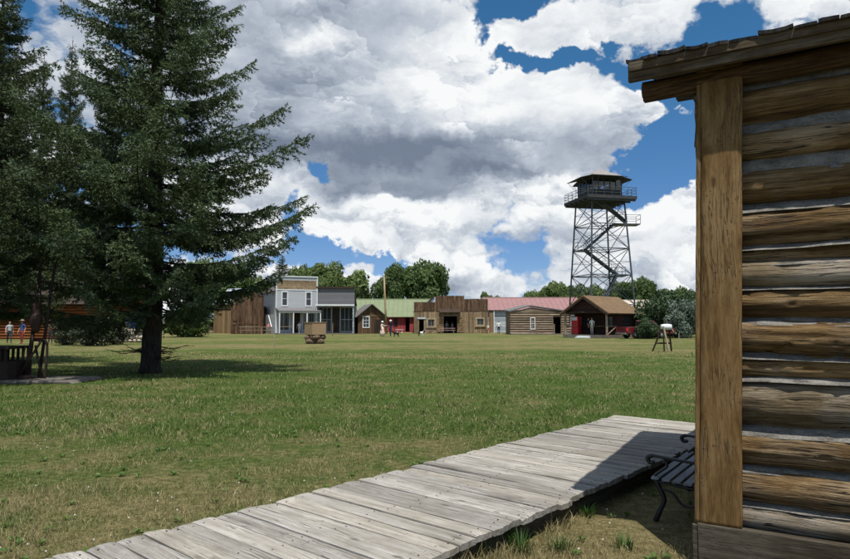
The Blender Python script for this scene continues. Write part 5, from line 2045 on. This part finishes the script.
#      seed Rx  Rz  zc  lobes leaves size trunk
BIG = (21, 6.0, 5.0, 7.2, 34, 18000, .42, .38)
BIG2 = (22, 6.4, 4.4, 6.6, 38, 18000, .42, .36)
ROUND = (23, 4.2, 3.2, 4.2, 26, 9000, .38, .22)
BUSH = (24, 2.6, 1.9, 1.7, 26, 9000, .17, 0.0, .72)
BUSH2 = (25, 1.6, 1.15, 1.0, 22, 7000, .10, 0.0, .72)


def tree_top(kind, mat, px, ptop, d, label, sx=1.0, rz=0.0, name='cottonwood_tree', group='trees behind the old town', cat='tree'):
    """stands at distance d with its top on the sight line of row ptop"""
    hk = leafy_size(kind, mat)[0]
    s_ = Zw(ptop, d) / hk
    return place_leafy(name, kind, mat, (Xw(px, d), d, 0), rz, s_ * sx, label, cat, group, s_)


tree_top(BIG, 'leaf_cotton', 392, 266, 128, 'dark round cottonwood left of the pair above the livery barn', .62, .3)
tree_top(BIG2, 'leaf_cotton', 424, 262.5, 130, 'tallest broad cottonwood rising above the livery barn', .72, 1.2)
tree_top(BIG, 'leaf_bright', 326, 263, 125, 'pale green cottonwood directly behind the grey store', .66, 2.0)
tree_top(BIG2, 'leaf_bright', 305, 268, 128, 'yellowish green tree between the white storefront and the grey store', .55, 4.0)
tree_top(ROUND, 'leaf_bright', 346, 272, 133, 'small bright tree at the end of the grey store roof', .75, 3.0)
tree_top(ROUND, 'leaf_bright', 246, 271, 122, 'bright leafy tree behind the metal roofed barn', .85, 1.0)
tree_top(ROUND, 'leaf_cotton', 228, 275, 118, 'dark leafy tree half hidden by the front spruce boughs', .85, 2.5)
tree_top(BIG2, 'leaf_cotton', 205, 262, 122, 'dark tree seen through the front spruce', .8, 5.0)
for k, (px, pt, dd, lab, kd, mt) in enumerate([
        (552, 283, 150, 'low rounded tree left of the tower over the red roof', BIG2, 'leaf_bright'), (575, 285, 152, 'low tree just left of the tower legs', BIG, 'leaf_cotton'),
        (598, 286, 155, 'low tree seen between the tower legs', BIG2, 'leaf_bright'), (622, 282, 150, 'tree behind the right legs of the tower', BIG, 'leaf_cotton'),
        (640, 279, 146, 'tallest tree right of the tower', BIG2, 'leaf_cotton'), (662, 290, 150, 'tree behind the pale hall roof end', BIG, 'leaf_cotton'), (684, 288, 150, 'tree just left of the cabin corner board', BIG2, 'leaf_cotton'),
        (712, 289, 150, 'tree behind the cabin corner', BIG, 'leaf_cotton'), (534, 292, 165, 'farthest low tree over the red roof', BIG2, 'leaf_bright'), (490, 293, 170, 'small tree top peeping over the livery barn end', ROUND, 'leaf_cotton')]):
    tree_top(kd, mt, px, pt, dd, lab, .62 if kd is not ROUND else .6, k * 1.3)
# dark conifer behind the white storefront
cf = place_spruce(0, 0, 'dark pointed conifer behind the white two-storey storefront', R(10), .72, Zw(254.5, 112) / 18.7, True, Vector((Xw(281, 112), 112, 0)))
cf.scale = (1.0, 1.0, Zw(254.5, 112) / 18.7)
cf['group'] = 'trees behind the old town'
c2 = place_spruce(0, 0, 'little conifer tip between the storefront trees', R(50), .4, Zw(288, 118) / 18.7, True, Vector((Xw(361, 118), 118, 0)))
c2.scale = (.42, .42, Zw(287, 118) / 18.7)
c2['group'] = 'trees behind the old town'

# shrubs
g = 'shrubs beside the porch cabin'


def shrub(kind, mat, px, py, ptop, width, label, rz, name='leafy_shrub', group=g):
    b = gnd(px, py)
    hk, hw_ = leafy_size(kind, mat)
    s_ = Zw(ptop, b.y) / hk
    sx = width * b.y / 640 / (2 * hw_)
    o = place_leafy(name, kind, mat, b, rz, sx, label, 'shrub', group, s_)
    return o


shrub(BUSH, 'leaf_juniper', 656, 337.5, 300, 42, 'dark green juniper shrub beside the red pickup', .4)
shrub(BUSH, 'leaf_juniper', 672, 336.5, 291, 46, 'tallest dark juniper shrub behind the silver shrub', 2.1)
shrub(BUSH, 'leaf_silver', 686, 338, 300, 34, 'silvery grey green shrub next to the cabin corner board', 1.0)
shrub(BUSH, 'leaf_juniper', 706, 337, 300, 40, 'dark shrub hidden by the cabin corner', 3.0)
shrub(BUSH2, 'leaf_juniper', 648, 338.8, 318, 22, 'small dark shrub overlapping the pickup bed', 4.0)
g2 = 'shrubs in front of the orange log shop'
shrub(BUSH2, 'leaf_greyshrub', 66, 345, 321, 34, 'grey green shrub left of the three below the orange log shop', .5, group=g2)
shrub(BUSH2, 'leaf_greyshrub', 90, 346, 321, 34, 'grey green shrub in the middle of the low hedge', 1.6, group=g2)
shrub(BUSH2, 'leaf_greyshrub', 114, 344.5, 322, 28, 'grey green shrub nearest the blue cloth', 2.7, group=g2)
shrub(BUSH, 'leaf_bright', 184, 337, 309, 46, 'bright green bush right of the front spruce trunk', 3.4, group=g2)
shrub(BUSH, 'leaf_juniper', 40, 336, 312, 30, 'dark shrub behind the iron hoist', 5.0, group=g2)

# ================================================================ people and dogs
cloth_cache = {}


def cloth(c):
    if c not in cloth_cache:
        cloth_cache[c] = plain('cloth_%d' % len(cloth_cache), c, .85, .15, 12, 'OBJECT', .15)
    return cloth_cache[c]


SKIN = plain('skin', (.42, .25, .17), .6, .06, 10, 'OBJECT')
HAIR = plain('hair', (.05, .03, .02), .6, .2, 30, 'OBJECT')


def person(loc, face, label, shirt, legs, hat=None, h=1.72, pose='stand', sleeves='short', dress=False, group='people around the old town', hair=HAIR):
    """one continuous skinned body; local -y is the front"""
    k = h / 1.72
    root = empty('person', loc, face, label, 'person', group)
    sit = pose == 'sit'
    hz = .93 if not sit else .50
    J, E, Rr = [], [], []

    def j(p, r_, parent=None):
        J.append(Vector(p) * k); Rr.append((r_[0] * k, r_[1] * k) if hasattr(r_, '__len__') else (r_ * k, r_ * k))
        if parent is not None: E.append((parent, len(J) - 1))
        return len(J) - 1

    pel = j((0, 0, hz), (.155, .12))
    wst = j((0, .01, hz + .17), (.135, .105), pel)
    chs = j((0, .0, hz + .36), (.165, .12), wst)
    nb = j((0, .01, hz + .50), (.075, .07), chs)
    nk = j((0, -.005, hz + .575), (.05, .052), nb)
    h0 = j((0, -.02, hz + .63), (.072, .085), nk)
    h1 = j((0, -.015, hz + .71), (.08, .098), h0)
    h2 = j((0, -.01, hz + .765), (.055, .065), h1)
    st = .16 if pose == 'walk' else .04
    for s_ in (-1, 1):
        f = s_ * st
        if sit:
            hp_ = j((s_ * .095, -.05, hz - .01), .088, pel)
            kn = j((s_ * .12, -.43, hz + .01), .060, hp_)
            an = j((s_ * .12, -.44, .085), .042, kn)
        else:
            hp_ = j((s_ * .09, 0, hz - .12), .088, pel)
            kn = j((s_ * .10, -.03 - f * .6, .50), .060, hp_)
            an = j((s_ * .105, .02 - f * 1.3, .085), .042, kn)
        j((s_ * .12, J[an].y / k - .13, .04), .035, an)
        sh_ = j((s_ * .19, .01, hz + .455), .058, chs)
        if pose == 'reach' and s_ > 0:
            el = j((s_ * .27, -.16, hz + .27), .042, sh_)
            wr_ = j((s_ * .22, -.38, hz + .36), .028, el)
            fdir = Vector((-.1, -1, .1))
        elif sit:
            el = j((s_ * .25, -.06, hz + .2), .042, sh_)
            wr_ = j((s_ * .17, -.28, hz + .10), .028, el)
            fdir = Vector((-s_ * .3, -1, -.1))
        else:
            el = j((s_ * .255, .03 + f * .4, hz + .19), .042, sh_)
            wr_ = j((s_ * .27, -.05 + f * .9, hz - .04), .028, el)
            fdir = Vector((0, -.2, -1))
        fdir.normalize()
        pm = j(J[wr_] / k + fdir * .06, (.032, .020), wr_)
        for q, (off, ln) in enumerate(((-.024, .075), (-.008, .085), (.008, .08), (.023, .062))):
            b0 = J[pm] / k + fdir * .035 + Vector((0, off, 0)) if not sit else J[pm] / k + fdir * .035 + Vector((off, 0, 0))
            a = j(b0, .009, pm)
            j(b0 + fdir * ln + Vector((-s_ * .015, -.012, 0)), .007, a)
        j(J[wr_] / k + fdir * .065 + Vector((-s_ * .02, -.04, 0)), .010, wr_)
    me = bpy.data.meshes.new('body_rig')
    me.from_pydata([tuple(p) for p in J], E, [])
    ob = bpy.data.objects.new('body_rig', me)
    COL.objects.link(ob)
    sk_ = ob.modifiers.new('skin', 'SKIN')
    for i, r_ in enumerate(Rr):
        me.skin_vertices[0].data[i].radius = r_
    me.skin_vertices[0].data[0].use_root = True
    sb_ = ob.modifiers.new('sub', 'SUBSURF'); sb_.levels = 1; sb_.render_levels = 1
    dg = bpy.context.evaluated_depsgraph_get()
    me2 = bpy.data.meshes.new_from_object(ob.evaluated_get(dg))
    bpy.data.objects.remove(ob)
    me2.materials.clear()
    for m_ in (cloth(shirt), cloth(legs), SKIN, hair, M['iron']): me2.materials.append(m_)
    for p in me2.polygons:
        c = p.center / k
        arm = abs(c.x) > .215
        if c.z > hz + .56: mi = 2 if not (c.z > hz + .735 or (c.y > .03 and c.z > hz + .64)) else 3
        elif c.z > hz + .525 and abs(c.x) < .07: mi = 2
        elif arm and (c.z < hz + (.22 if sleeves == 'short' else -.07)) and c.z > hz - .3: mi = 2
        elif sit and c.y < -.2 and c.z > hz + .07: mi = 2
        elif c.z < .075: mi = 4
        elif c.z < hz + .06: mi = 1
        else: mi = 0
        p.material_index = mi
        p.use_smooth = True
    link('body', me2, root)
    # nose, ears: small sculpted additions on the head
    fm = MB()
    fm.lathe([(.012, 0), (.009, .012), (.003, .026)], 6, (0, 0, 0), 'Y')
    fm.v = [(v[0] * k, (-.105 - v[1]) * k, (hz + .665 + v[2]) * k) for v in fm.v]
    fm.build('nose', SKIN, root, True)
    if dress:
        MB().lathe([(.15 * k, (hz + .12) * k), (.19 * k, (hz - .05) * k), (.27 * k, .5 * k), (.33 * k, .16 * k), (.31 * k, .15 * k)], 16).build('skirt', cloth(legs), root, True)
    if hat:
        zt_ = (hz + .735) * k
        MB().lathe([(.19 * k, 0), (.195 * k, .008), (.105 * k, .02), (.10 * k, .09), (.07 * k, .12), (.01, .125)], 16, (0, -.01, zt_)).build('hat', cloth(hat), root, True)
    return root


WHITE, NAVY, JEAN = (.75, .75, .74), (.015, .02, .045), (.035, .055, .11)


def pp(px, py): return gnd(px, py)


person(pp(268.5, 334), R(30), 'person in a pink top by the hitching rail', (.75, .25, .28), (.20, .20, .22), None, 1.5, 'stand')
a = pp(299, 334.2)
person(a, R(-15), 'person in white clothes on the porch of the white storefront', WHITE, (.60, .60, .58), None, 1.65, 'walk')
person(pp(382.3, 336.6), R(60), 'woman in a long cream dress and white hat beside the wooden pole', (.75, .66, .58), (.62, .48, .40), WHITE, 1.65, 'reach', dress=True)
person(pp(390.6, 336.4), R(-20), 'person in navy clothes and white hat out on the lawn', NAVY, (.03, .04, .07), WHITE, 1.78, 'walk', 'long')
person(pp(446.8, 332.9), R(10), 'person in a white shirt seated left of the barn doorway table', WHITE, (.5, .48, .45), WHITE, 1.7, 'stand', 'long')
person(pp(452.2, 332.9), R(-30), 'person in a pinkish white top right of the barn doorway table', (.70, .58, .58), (.55, .53, .50), (.25, .08, .07), 1.6, 'stand')
person(pp(464.4, 333.0), R(0), 'person in a blue shirt and dark jeans standing by the barn planks', (.05, .16, .34), (.02, .025, .045), (.06, .03, .02), 1.75, 'walk')
person(pp(488.4, 333.6), R(20), 'child in a white shirt and red shorts at the barn corner', (.65, .64, .63), (.40, .10, .10), None, 1.35, 'walk')
person(pp(498.8, 334.0), R(170), 'person in a white shirt and navy trousers before the pale blue house', WHITE, (.02, .03, .07), None, 1.75, 'stand')
Mp = Matrix.Translation(c0) @ Matrix.Rotation(R(th), 4, 'Z')
q = Mp @ Vector((2.75, .75, .32))
person(q, R(-40), 'person in a white shirt and pale trousers standing on the cabin porch', WHITE, (.50, .47, .40), None, 1.75, 'stand')
q = Mp @ Vector((2.05, 1.2, .32))
person(q, R(60), 'person in dark clothes in the shadow of the cabin porch', (.04, .05, .06), (.02, .02, .03), None, 1.68, 'stand')
g3 = 'people outside the orange log shop'
person(Vector((Xw(51, 47.5), 47.5, 0)), R(20), 'person in a dark red top behind the iron hoist', (.22, .02, .03), (.04, .035, .04), (.30, .12, .10), 1.72, 'stand', 'long', group=g3)
person(Vector((Xw(22.5, 47), 47, 0)), R(-20), 'person in a blue shirt and red shorts in the tree shade', (.04, .08, .20), (.22, .05, .04), (.30, .25, .18), 1.75, 'stand', group=g3)
person(Vector((Xw(10, 48.3), 48.3, 0)), R(40), 'person in a black and white top at the picture edge', (.40, .40, .42), (.03, .05, .07), None, 1.65, 'walk', group=g3)


def dog(loc, rz, label, cm, patch):
    o = empty('dog', loc, rz, label, 'dog', 'dogs out on the lawn')
    J = [(-.26, 0, .42), (-.05, 0, .43), (.17, 0, .42), (.30, 0, .52), (.40, 0, .60), (.52, 0, .57),
         (-.30, 0, .46), (-.44, 0, .38), (-.52, 0, .28)]
    Rr = [(.10, .11), (.095, .11), (.11, .14), (.07, .08), (.065, .07), (.03, .03), (.035, .035), (.025, .025), (.012, .012)]
    E = [(0, 1), (1, 2), (2, 3), (3, 4), (4, 5), (0, 6), (6, 7), (7, 8)]
    for s_ in (-1, 1):
        b = len(J)
        J += [(.18, s_ * .08, .33), (.16, s_ * .08, .18), (.18, s_ * .08, .03), (-.24, s_ * .08, .34), (-.18, s_ * .085, .22), (-.29, s_ * .085, .14), (-.27, s_ * .085, .03), (.36, s_ * .05, .68)]
        Rr += [(.05, .05), (.028, .028), (.026, .026), (.065, .07), (.045, .045), (.028, .028), (.026, .026), (.02, .012)]
        E += [(2, b), (b, b + 1), (b + 1, b + 2), (0, b + 3), (b + 3, b + 4), (b + 4, b + 5), (b + 5, b + 6), (4, b + 7)]
    me = bpy.data.meshes.new('dog_rig'); me.from_pydata(J, E, [])
    ob = bpy.data.objects.new('dog_rig', me); COL.objects.link(ob)
    ob.modifiers.new('skin', 'SKIN')
    for i, r_ in enumerate(Rr): me.skin_vertices[0].data[i].radius = r_
    me.skin_vertices[0].data[0].use_root = True
    sb_ = ob.modifiers.new('sub', 'SUBSURF'); sb_.levels = 1
    me2 = bpy.data.meshes.new_from_object(ob.evaluated_get(bpy.context.evaluated_depsgraph_get()))
    bpy.data.objects.remove(ob)
    me2.materials.clear(); me2.materials.append(cloth(cm)); me2.materials.append(cloth(patch))
    for p in me2.polygons:
        p.use_smooth = True
        p.material_index = 1 if (-.1 < p.center.x < .22) else 0
    link('body', me2, o)
    return o


dog(pp(396, 337.2), R(200), 'small black dog at the feet of the person in navy', (.015, .014, .014), (.02, .018, .018))
dog(pp(421, 336.6), R(10), 'black and white dog on the lawn before the livery barn', (.02, .018, .018), (.65, .64, .60))

# ================================================================ things in the field
# tables and benches by the barn
d = 90.5


def table(px, d, L, H, mat, label, name='picnic_table', cat='table'):
    o = empty(name, (Xw(px, d), d, 0), R(5), label, cat)
    for k in range(3):
        MB().box(-L / 2, L / 2, -.36 + k * .245, -.13 + k * .245, H - .05, H).build('top_board', M[mat], o)
    for s_ in (-1, 1):
        rod('leg', (s_ * (L / 2 - .25), -.45, 0), (s_ * (L / 2 - .25), .12, H - .055), .05, M[mat], o)
        rod('leg', (s_ * (L / 2 - .25), .45, 0), (s_ * (L / 2 - .25), -.12, H - .055), .05, M[mat], o)
        if H > .6:
            MB().box(-L / 2, L / 2, s_ * .68 - .13, s_ * .68 + .13, .41, .45).build('seat_board', M[mat], o)
            MB().box(s_ * (L / 2 - .25) - .03, s_ * (L / 2 - .25) + .03, -.8, .8, .34, .405).build('seat_beam', M[mat], o)
    return o


M['pinkwood'] = plain('faded_pink_timber', (.42, .27, .25), .8, .15, 3)
table(447, 91, 2.3, .74, 'pinkwood', 'faded pinkish picnic table in front of the barn doorway')
table(428.5, 90.8, 1.5, .48, 'pinkwood', 'low pinkish bench under the left barn window', 'low_bench', 'bench')
table(399.5, 95, 1.2, .5, 'whitetrim', 'small white bench in front of the red barn', 'low_bench', 'bench')

# box on a rough stone pier
M['pierstone'] = plain('brown_pier_stone', (.13, .09, .062), .9, .45, 4, 'OBJECT', bump=.6)
b = gnd(315, 343.6)
o = empty('box_on_pier', b, R(38), 'plywood box on a rough stone pier standing in the field', 'box')
s_ = 22 * b.y / 640 / 2 / 1.18
z0 = Zw(334.6, b.y); z1 = Zw(322.6, b.y)
M['plywood'] = plain('bare_plywood', (.31, .215, .125), .8, .12, 3, 'OBJECT', streak=(.5, .5, 4))
mb = MB(); mb.box(-s_ * .82, s_ * .82, -s_ * .9, s_ * .9, z0, z1); mb.build('box', M['plywood'], o, bevel=.015)
mb = MB(); mb.box(-s_ * .86, s_ * .86, -s_ * .94, s_ * .94, z1 + .002, z1 + .04); mb.build('lid', M['plywood'], o)
for k in range(9):
    r = np.random.default_rng(500 + k)
    bm2 = bmesh.new(); bmesh.ops.create_icosphere(bm2, subdivisions=2, radius=1)
    for v in bm2.verts:
        v.co *= 1 + .22 * float(vnoise(np.array([v.co[:]]) * 1.8 + k * 7, 3)[0])
    me = bpy.data.meshes.new('stone'); bm2.to_mesh(me); bm2.free(); me.materials.append(M['pierstone'])
    st = link('stone', me, o)
    layer = k // 4
    st.scale = (.40, .36, .24)
    a_ = (k % 4) * math.pi / 2 + .6 * layer + .4
    st.location = (math.cos(a_) * s_ * .60, math.sin(a_) * s_ * .60, .18 + layer * .30) if k < 8 else (0, 0, z0 - .2)

# stakes
for (px, pb, pt, r_, mat, lab) in ((274, 348, 336, .035, 'palewood', 'thin pale stake in the lawn before the white storefront'), (332.5, 336.5, 323, .05, 'tanboard', 'short post on the lawn before the grey store'),
                                   (679, 343.5, 333, .03, 'palewood', 'thin stake beside the silver shrub')):
    b = gnd(px, pb)
    mb = MB(); h_ = Zw(pt, b.y)
    mb.tube([(0, 0, -.05), (.01, 0, h_ * .6), (.015, 0, h_ - .04), (.015, 0, h_)], [r_, r_ * .95, r_ * .9, r_ * .4], 8)
    o = mb.build('stake', M[mat], None); o.location = b
    tag(o, lab, 'stake')

# roping dummy: pale barrel on splayed legs
b = gnd(664.5, 351.5)
dd = b.y
o = empty('roping_dummy', b, R(0), 'wooden roping dummy with a pale barrel body on splayed legs', 'roping dummy')
k = dd / 640


def lp(px, py, y=0.0): return Vector(((px - 664.5) * k, y, max(0.0, (351.5 - py) * k)))


c_ = lp(666.8, 327.2)
L_ = 10.5 * k
MB().lathe([(.08, -L_ / 2), (.135, -L_ / 2 + .015), (.165, -.10), (.17, .05), (.15, L_ / 2 - .02), (.09, L_ / 2)], 16, (c_.x, 0, c_.z), 'X').build('barrel', M['whitetrim'], o, True)
MB().tube([lp(661.5, 330.4, .0), lp(672, 330.6, .0)], .055, 8).build('beam', M['darkwood'], o)
MB().tube([lp(661.0, 333, .1), lp(654.8, 351.6, .35)], .045, 8).build('leg', M['darkwood'], o)
MB().tube([lp(670.3, 331, .1), lp(674.0, 351.6, .35)], .045, 8).build('leg', M['darkwood'], o)
MB().tube([lp(662.6, 326.5, -.2), lp(666.2, 352, -.42)], .05, 8).build('leg', M['palewood'], o)
MB().tube([lp(663.5, 331, -.05), lp(665, 351.6, .1)], .04, 8).build('leg', M['darkwood'], o)
MB().tube([lp(657.5, 343.3, .22), lp(673.2, 343.3, .22)], .045, 8).build('stretcher', M['darkwood'], o)
MB().tube([lp(671.5, 328.5), lp(674.6, 332.8)], [.05, .03], 8).build('head', M['tanboard'], o)
MB().tube([lp(671.8, 330.8, -.1), lp(671.8, 331.2, .2)], .03, 6).build('crosspiece', M['darkwood'], o)

# red pickup
b = gnd(624, 338.8)
pk = empty('red_pickup', b + Vector((.1, .9, 0)), R(14), 'dark red pickup truck parked at the end of the porch cabin', 'pickup')
M['carred'] = plain('dark_red_car_paint', (.11, .010, .015), .3, .08, 1.5, 'OBJECT', .5, coat=.5)
M['chrome'] = plain('dull_chrome', (.55, .55, .55), .25, .1, 5, 'OBJECT', .5, .9)
M['tyre'] = plain('tyre_rubber', (.018, .018, .019), .85, .2, 10, 'OBJECT')
prof = [(0.0, .50), (.55, .48), (.60, .55), (.72, .78), (.98, .86), (1.24, .78), (1.36, .50), (3.35, .48), (3.40, .60), (3.53, .79), (3.78, .86), (4.03, .79), (4.16, .60), (4.2, .48), (5.15, .50),
        (5.25, .62), (5.22, .92), (5.1, 1.02), (3.75, 1.12), (3.15, 1.18), (1.95, 1.14), (0.02, 1.12), (-.04, .8)]
body = MB().prism(prof, -.92, .92).build('body', M['carred'], pk, bevel=.03)
cabp = MB().prism([(1.92, 1.14), (3.62, 1.14), (3.02, 1.72), (2.85, 1.78), (2.12, 1.78), (2.0, 1.70)], -.78, .78).build('cab', M['carred'], pk, bevel=.04)
for s_ in (-1, 1):
    MB().prism([(2.1, 1.2), (3.32, 1.2), (2.95, 1.66), (2.14, 1.66)], s_ * .785 - .012, s_ * .785 + .012).build('side_window', M['glass'], cabp)
MB().box(1.935, 1.975, -.62, .62, 1.22, 1.66).build('rear_window', M['glass'], cabp)
MB().box(.06, 1.88, -.80, .80, 1.124, 1.13).build('bed_liner', M['tyre'], pk)
MB().box(-.075, -.045, -.80, .80, .62, 1.08).build('tailgate', M['carred'], pk, bevel=.01)
MB().box(-.20, -.08, -.93, .93, .42, .58).build('rear_bumper', M['chrome'], pk, bevel=.03)
MB().box(5.24, 5.38, -.93, .93, .42, .60).build('front_bumper', M['chrome'], pk, bevel=.03)
for s_ in (-1, 1):
    MB().box(-.07, .10, s_ * .87 - .07, s_ * .87 + .07, .72, 1.04).build('tail_light', M['red'], pk)
    MB().box(5.18, 5.28, s_ * .72 - .13, s_ * .72 + .13, .72, .90).build('headlight', M['glass'], pk)
    for xx in (.98, 3.78):
        wh = empty('wheel', (xx, s_ * .82, .36)); wh.parent = pk
        MB().lathe([(.20, -.11), (.33, -.115), (.365, -.07), (.365, .07), (.33, .115), (.20, .11)], 22, (0, 0, 0), 'Y').build('tyre', M['tyre'], wh, True)
        MB().lathe([(.05, -.125), (.12, -.12), (.20, -.10), (.20, .10), (.12, .12), (.05, .125)], 18, (0, 0, 0), 'Y').build('rim', M['chrome'], wh, True)

# ================================================================ old iron hoist on a slab, far left of the lawn
b = gnd(30, 381)
dd = b.y
k = dd / 640
hs_ = empty('iron_hoist', b + Vector((0, 0, .075)), 0, 'rusty antique ladder-framed hoist with a slatted basket on a slab', 'hoist')
M['rust'] = plain('dark_rusty_iron', (.034, .022, .017), .8, .4, 6, 'OBJECT', .3, bump=.4)
M['rustred'] = plain('rusty_red_iron', (.055, .030, .024), .75, .35, 6, 'OBJECT', .3)
M['slabwood'] = wood('slab_timber', (.09, .08, .068), (.17, .155, .135), (.25, .235, .21), 'X', .8, bump=.6)
sl_ = empty('slab', (b.x, b.y, 0), R(0), 'pale weathered slab under the rusty hoist', 'slab')
sl_['kind'] = 'thing'
mb = MB(); mb.prism([(-3.6, 0), ((88 - 30) * k, 0), ((88 - 30) * k - .12, .07), (-3.6, .07)], -.80, .85)
mb.build('top', M['slabwood'], sl_, bevel=.02)
mb = MB(); mb.box(-3.3, 1.2, -.75, .8, -.02, .02); mb.build('base', M['joist'], sl_)


def hp2(px, py, y=0.0): return Vector(((px - 30) * k, y, max(0.0, (378.5 - py) * k)))


for s2, (a, b2) in enumerate((((24.5, 379), (34, 262)), ((36.5, 379), (48.5, 262)))):
    MB().tube([hp2(*a, .1), hp2((a[0] + b2[0]) / 2, (a[1] + b2[1]) / 2, .1), hp2(*b2, .1)], [.045, .04, .035], 8).build('upright', M['rust'], hs_, True)
for py, r_ in ((283, .03), (270, .025), (299, .025), (318, .03), (341, .035)):
    f = (379 - py) / 117
    MB().tube([hp2(24.5 + 9.5 * f, py, .08), hp2(36.5 + 12 * f, py, .08)], r_, 8).build('cross_bar', M['rust'], hs_, True)
MB().tube([hp2(36, 262, .0), hp2(37.5, 312, 0)], .022, 8).build('screw_rod', M['chrome'] if False else M['rust'], hs_, True)
c_ = hp2(33, 317)
MB().lathe([(.05, .42), (.10, .40), (.12, .36), (.10, .31), (.10, .26), (.12, .22), (.10, .17), (.13, .10), (.15, .02), (.155, -.10), (.12, -.22), (.10, -.26), (.11, -.34), (.06, -.38)], 18, (c_.x, .02, c_.z - .06)).build('gear_case', M['rustred'], hs_, True)
MB().tube([hp2(31, 333), hp2(29, 352), hp2(25, 376)], [.05, .06, .07], 10).build('column', M['rust'], hs_, True)
MB().lathe([(.22, 0), (.20, .06), (.12, .10)], 14, (hp2(26, 378).x, .0, 0)).build('foot', M['rustred'], hs_, True)
MB().tube([hp2(40, 341), hp2(33, 356, -.1), hp2(24, 375, -.2)], .03, 8).build('strut', M['rust'], hs_, True)
MB().tube([hp2(34, 346), hp2(37, 360), hp2(42, 378)], .03, 8).build('strut', M['rust'], hs_, True)
MB().tube([hp2(24, 346), hp2(21, 362), hp2(23, 378)], .025, 8).build('strut', M['rust'], hs_, True)
MB().tube(smooth_path([hp2(37, 342), hp2(42, 340.5), hp2(45.2, 344), hp2(45.8, 352), hp2(45.4, 366), hp2(44.5, 378.5)], 6), .034, 8).build('crank_hoop', M['rust'], hs_, True)
bs = empty('basket', (0, 0, 0)); bs.parent = hs_
x0_, x1_ = hp2(-16, 378).x, hp2(21, 378).x
MB().box(x0_, x1_, -.55, -.50, 0.02, hp2(0, 361).z).build('side_panel', M['rust'], bs)
MB().box(x0_, x1_, .40, .45, 0.02, hp2(0, 361).z).build('side_panel', M['rust'], bs)
MB().box(x1_ - .05, x1_, -.495, .395, 0.02, hp2(0, 361).z).build('end_panel', M['rust'], bs)
MB().box(x0_, x1_, -.60, .50, hp2(0, 349).z, hp2(0, 346.5).z).build('top_rim', M['rust'], bs)
q = x0_ + .05
while q < x1_ - .02:
    MB().box(q, q + .05, -.56, -.50, hp2(0, 361).z + .002, hp2(0, 349).z - .002).build('slat', M['rust'], bs)
    MB().box(q, q + .05, .40, .46, hp2(0, 361).z + .002, hp2(0, 349).z - .002).build('slat', M['rust'], bs)
    q += .14

# low rubble wall and hanging blue cloth near the shop
b = gnd(112, 343)
o = empty('rubble_wall', b + Vector((0, 1.6, 0)), 0, 'low rubble stone wall behind the grey shrubs', 'wall')
o['kind'] = 'thing'
M['palestone'] = plain('pale_stone', (.40, .35, .28), .9, .3, 3, 'OBJECT', bump=.5)
st_me = []
for q in range(5):
    bm2 = bmesh.new(); bmesh.ops.create_icosphere(bm2, subdivisions=2, radius=1)
    for v in bm2.verts:
        v.co *= 1 + .25 * float(vnoise(np.array([v.co[:]]) * 1.5 + q * 5, 9)[0])
    me = bpy.data.meshes.new('stone'); bm2.to_mesh(me); bm2.free(); me.materials.append(M['palestone']); st_me.append(me)
for lay in range(4):
    xx = -3.6 + .1 * lay
    while xx < 2.6:
        wv_ = random.uniform(.30, .62)
        s2 = link('stone', random.choice(st_me), o)
        s2.location = (xx + wv_ / 2, random.gauss(0, .05), .14 + lay * .27)
        s2.scale = (wv_ * .56, .30, .175)
        s2.rotation_euler = (0, random.gauss(0, .08), random.choice((0, math.pi)) + random.gauss(0, .1))
        xx += wv_
b = gnd(133, 341)
o = empty('blue_cloth', b, R(0), 'dark blue cloth hanging folded on a wooden stand by the front spruce trunk', 'cloth')
M['bluecloth'] = plain('dark_blue_cloth', (.010, .035, .16), .8, .25, 6, 'OBJECT', .2)
kk = b.y / 640
vs, fs = [], []
n, mrows = 28, 12
for i in range(mrows):
    s2 = i / (mrows - 1)
    wr2 = (7.0 - 3.0 * s2 ** 1.5) * kk
    for q in range(n):
        a = 2 * math.pi * q / n
        fold = 1 + .20 * math.sin(a * 6 + s2 * 1.5)
        vs.append((math.cos(a) * wr2 * fold, math.sin(a) * wr2 * .6 * fold, (341 - 314) * kk * (1 - s2 * .8)))
for i in range(mrows - 1):
    for q in range(n):
        q2 = (q + 1) % n
        fs.append((i * n + q, i * n + q2, (i + 1) * n + q2, (i + 1) * n + q))
fs.append(tuple(range(n)))
MB().add(vs, fs).build('drape', M['bluecloth'], o, True)
rod('stand_pole', (0, 0, 0), (0, 0, 27.5 * kk), .04, M['darkwood'], o)
for s_ in (-1, 1):
    rod('stand_foot', (0, 0, .25), (s_ * .35, s_ * .15, 0), .03, M['darkwood'], o)
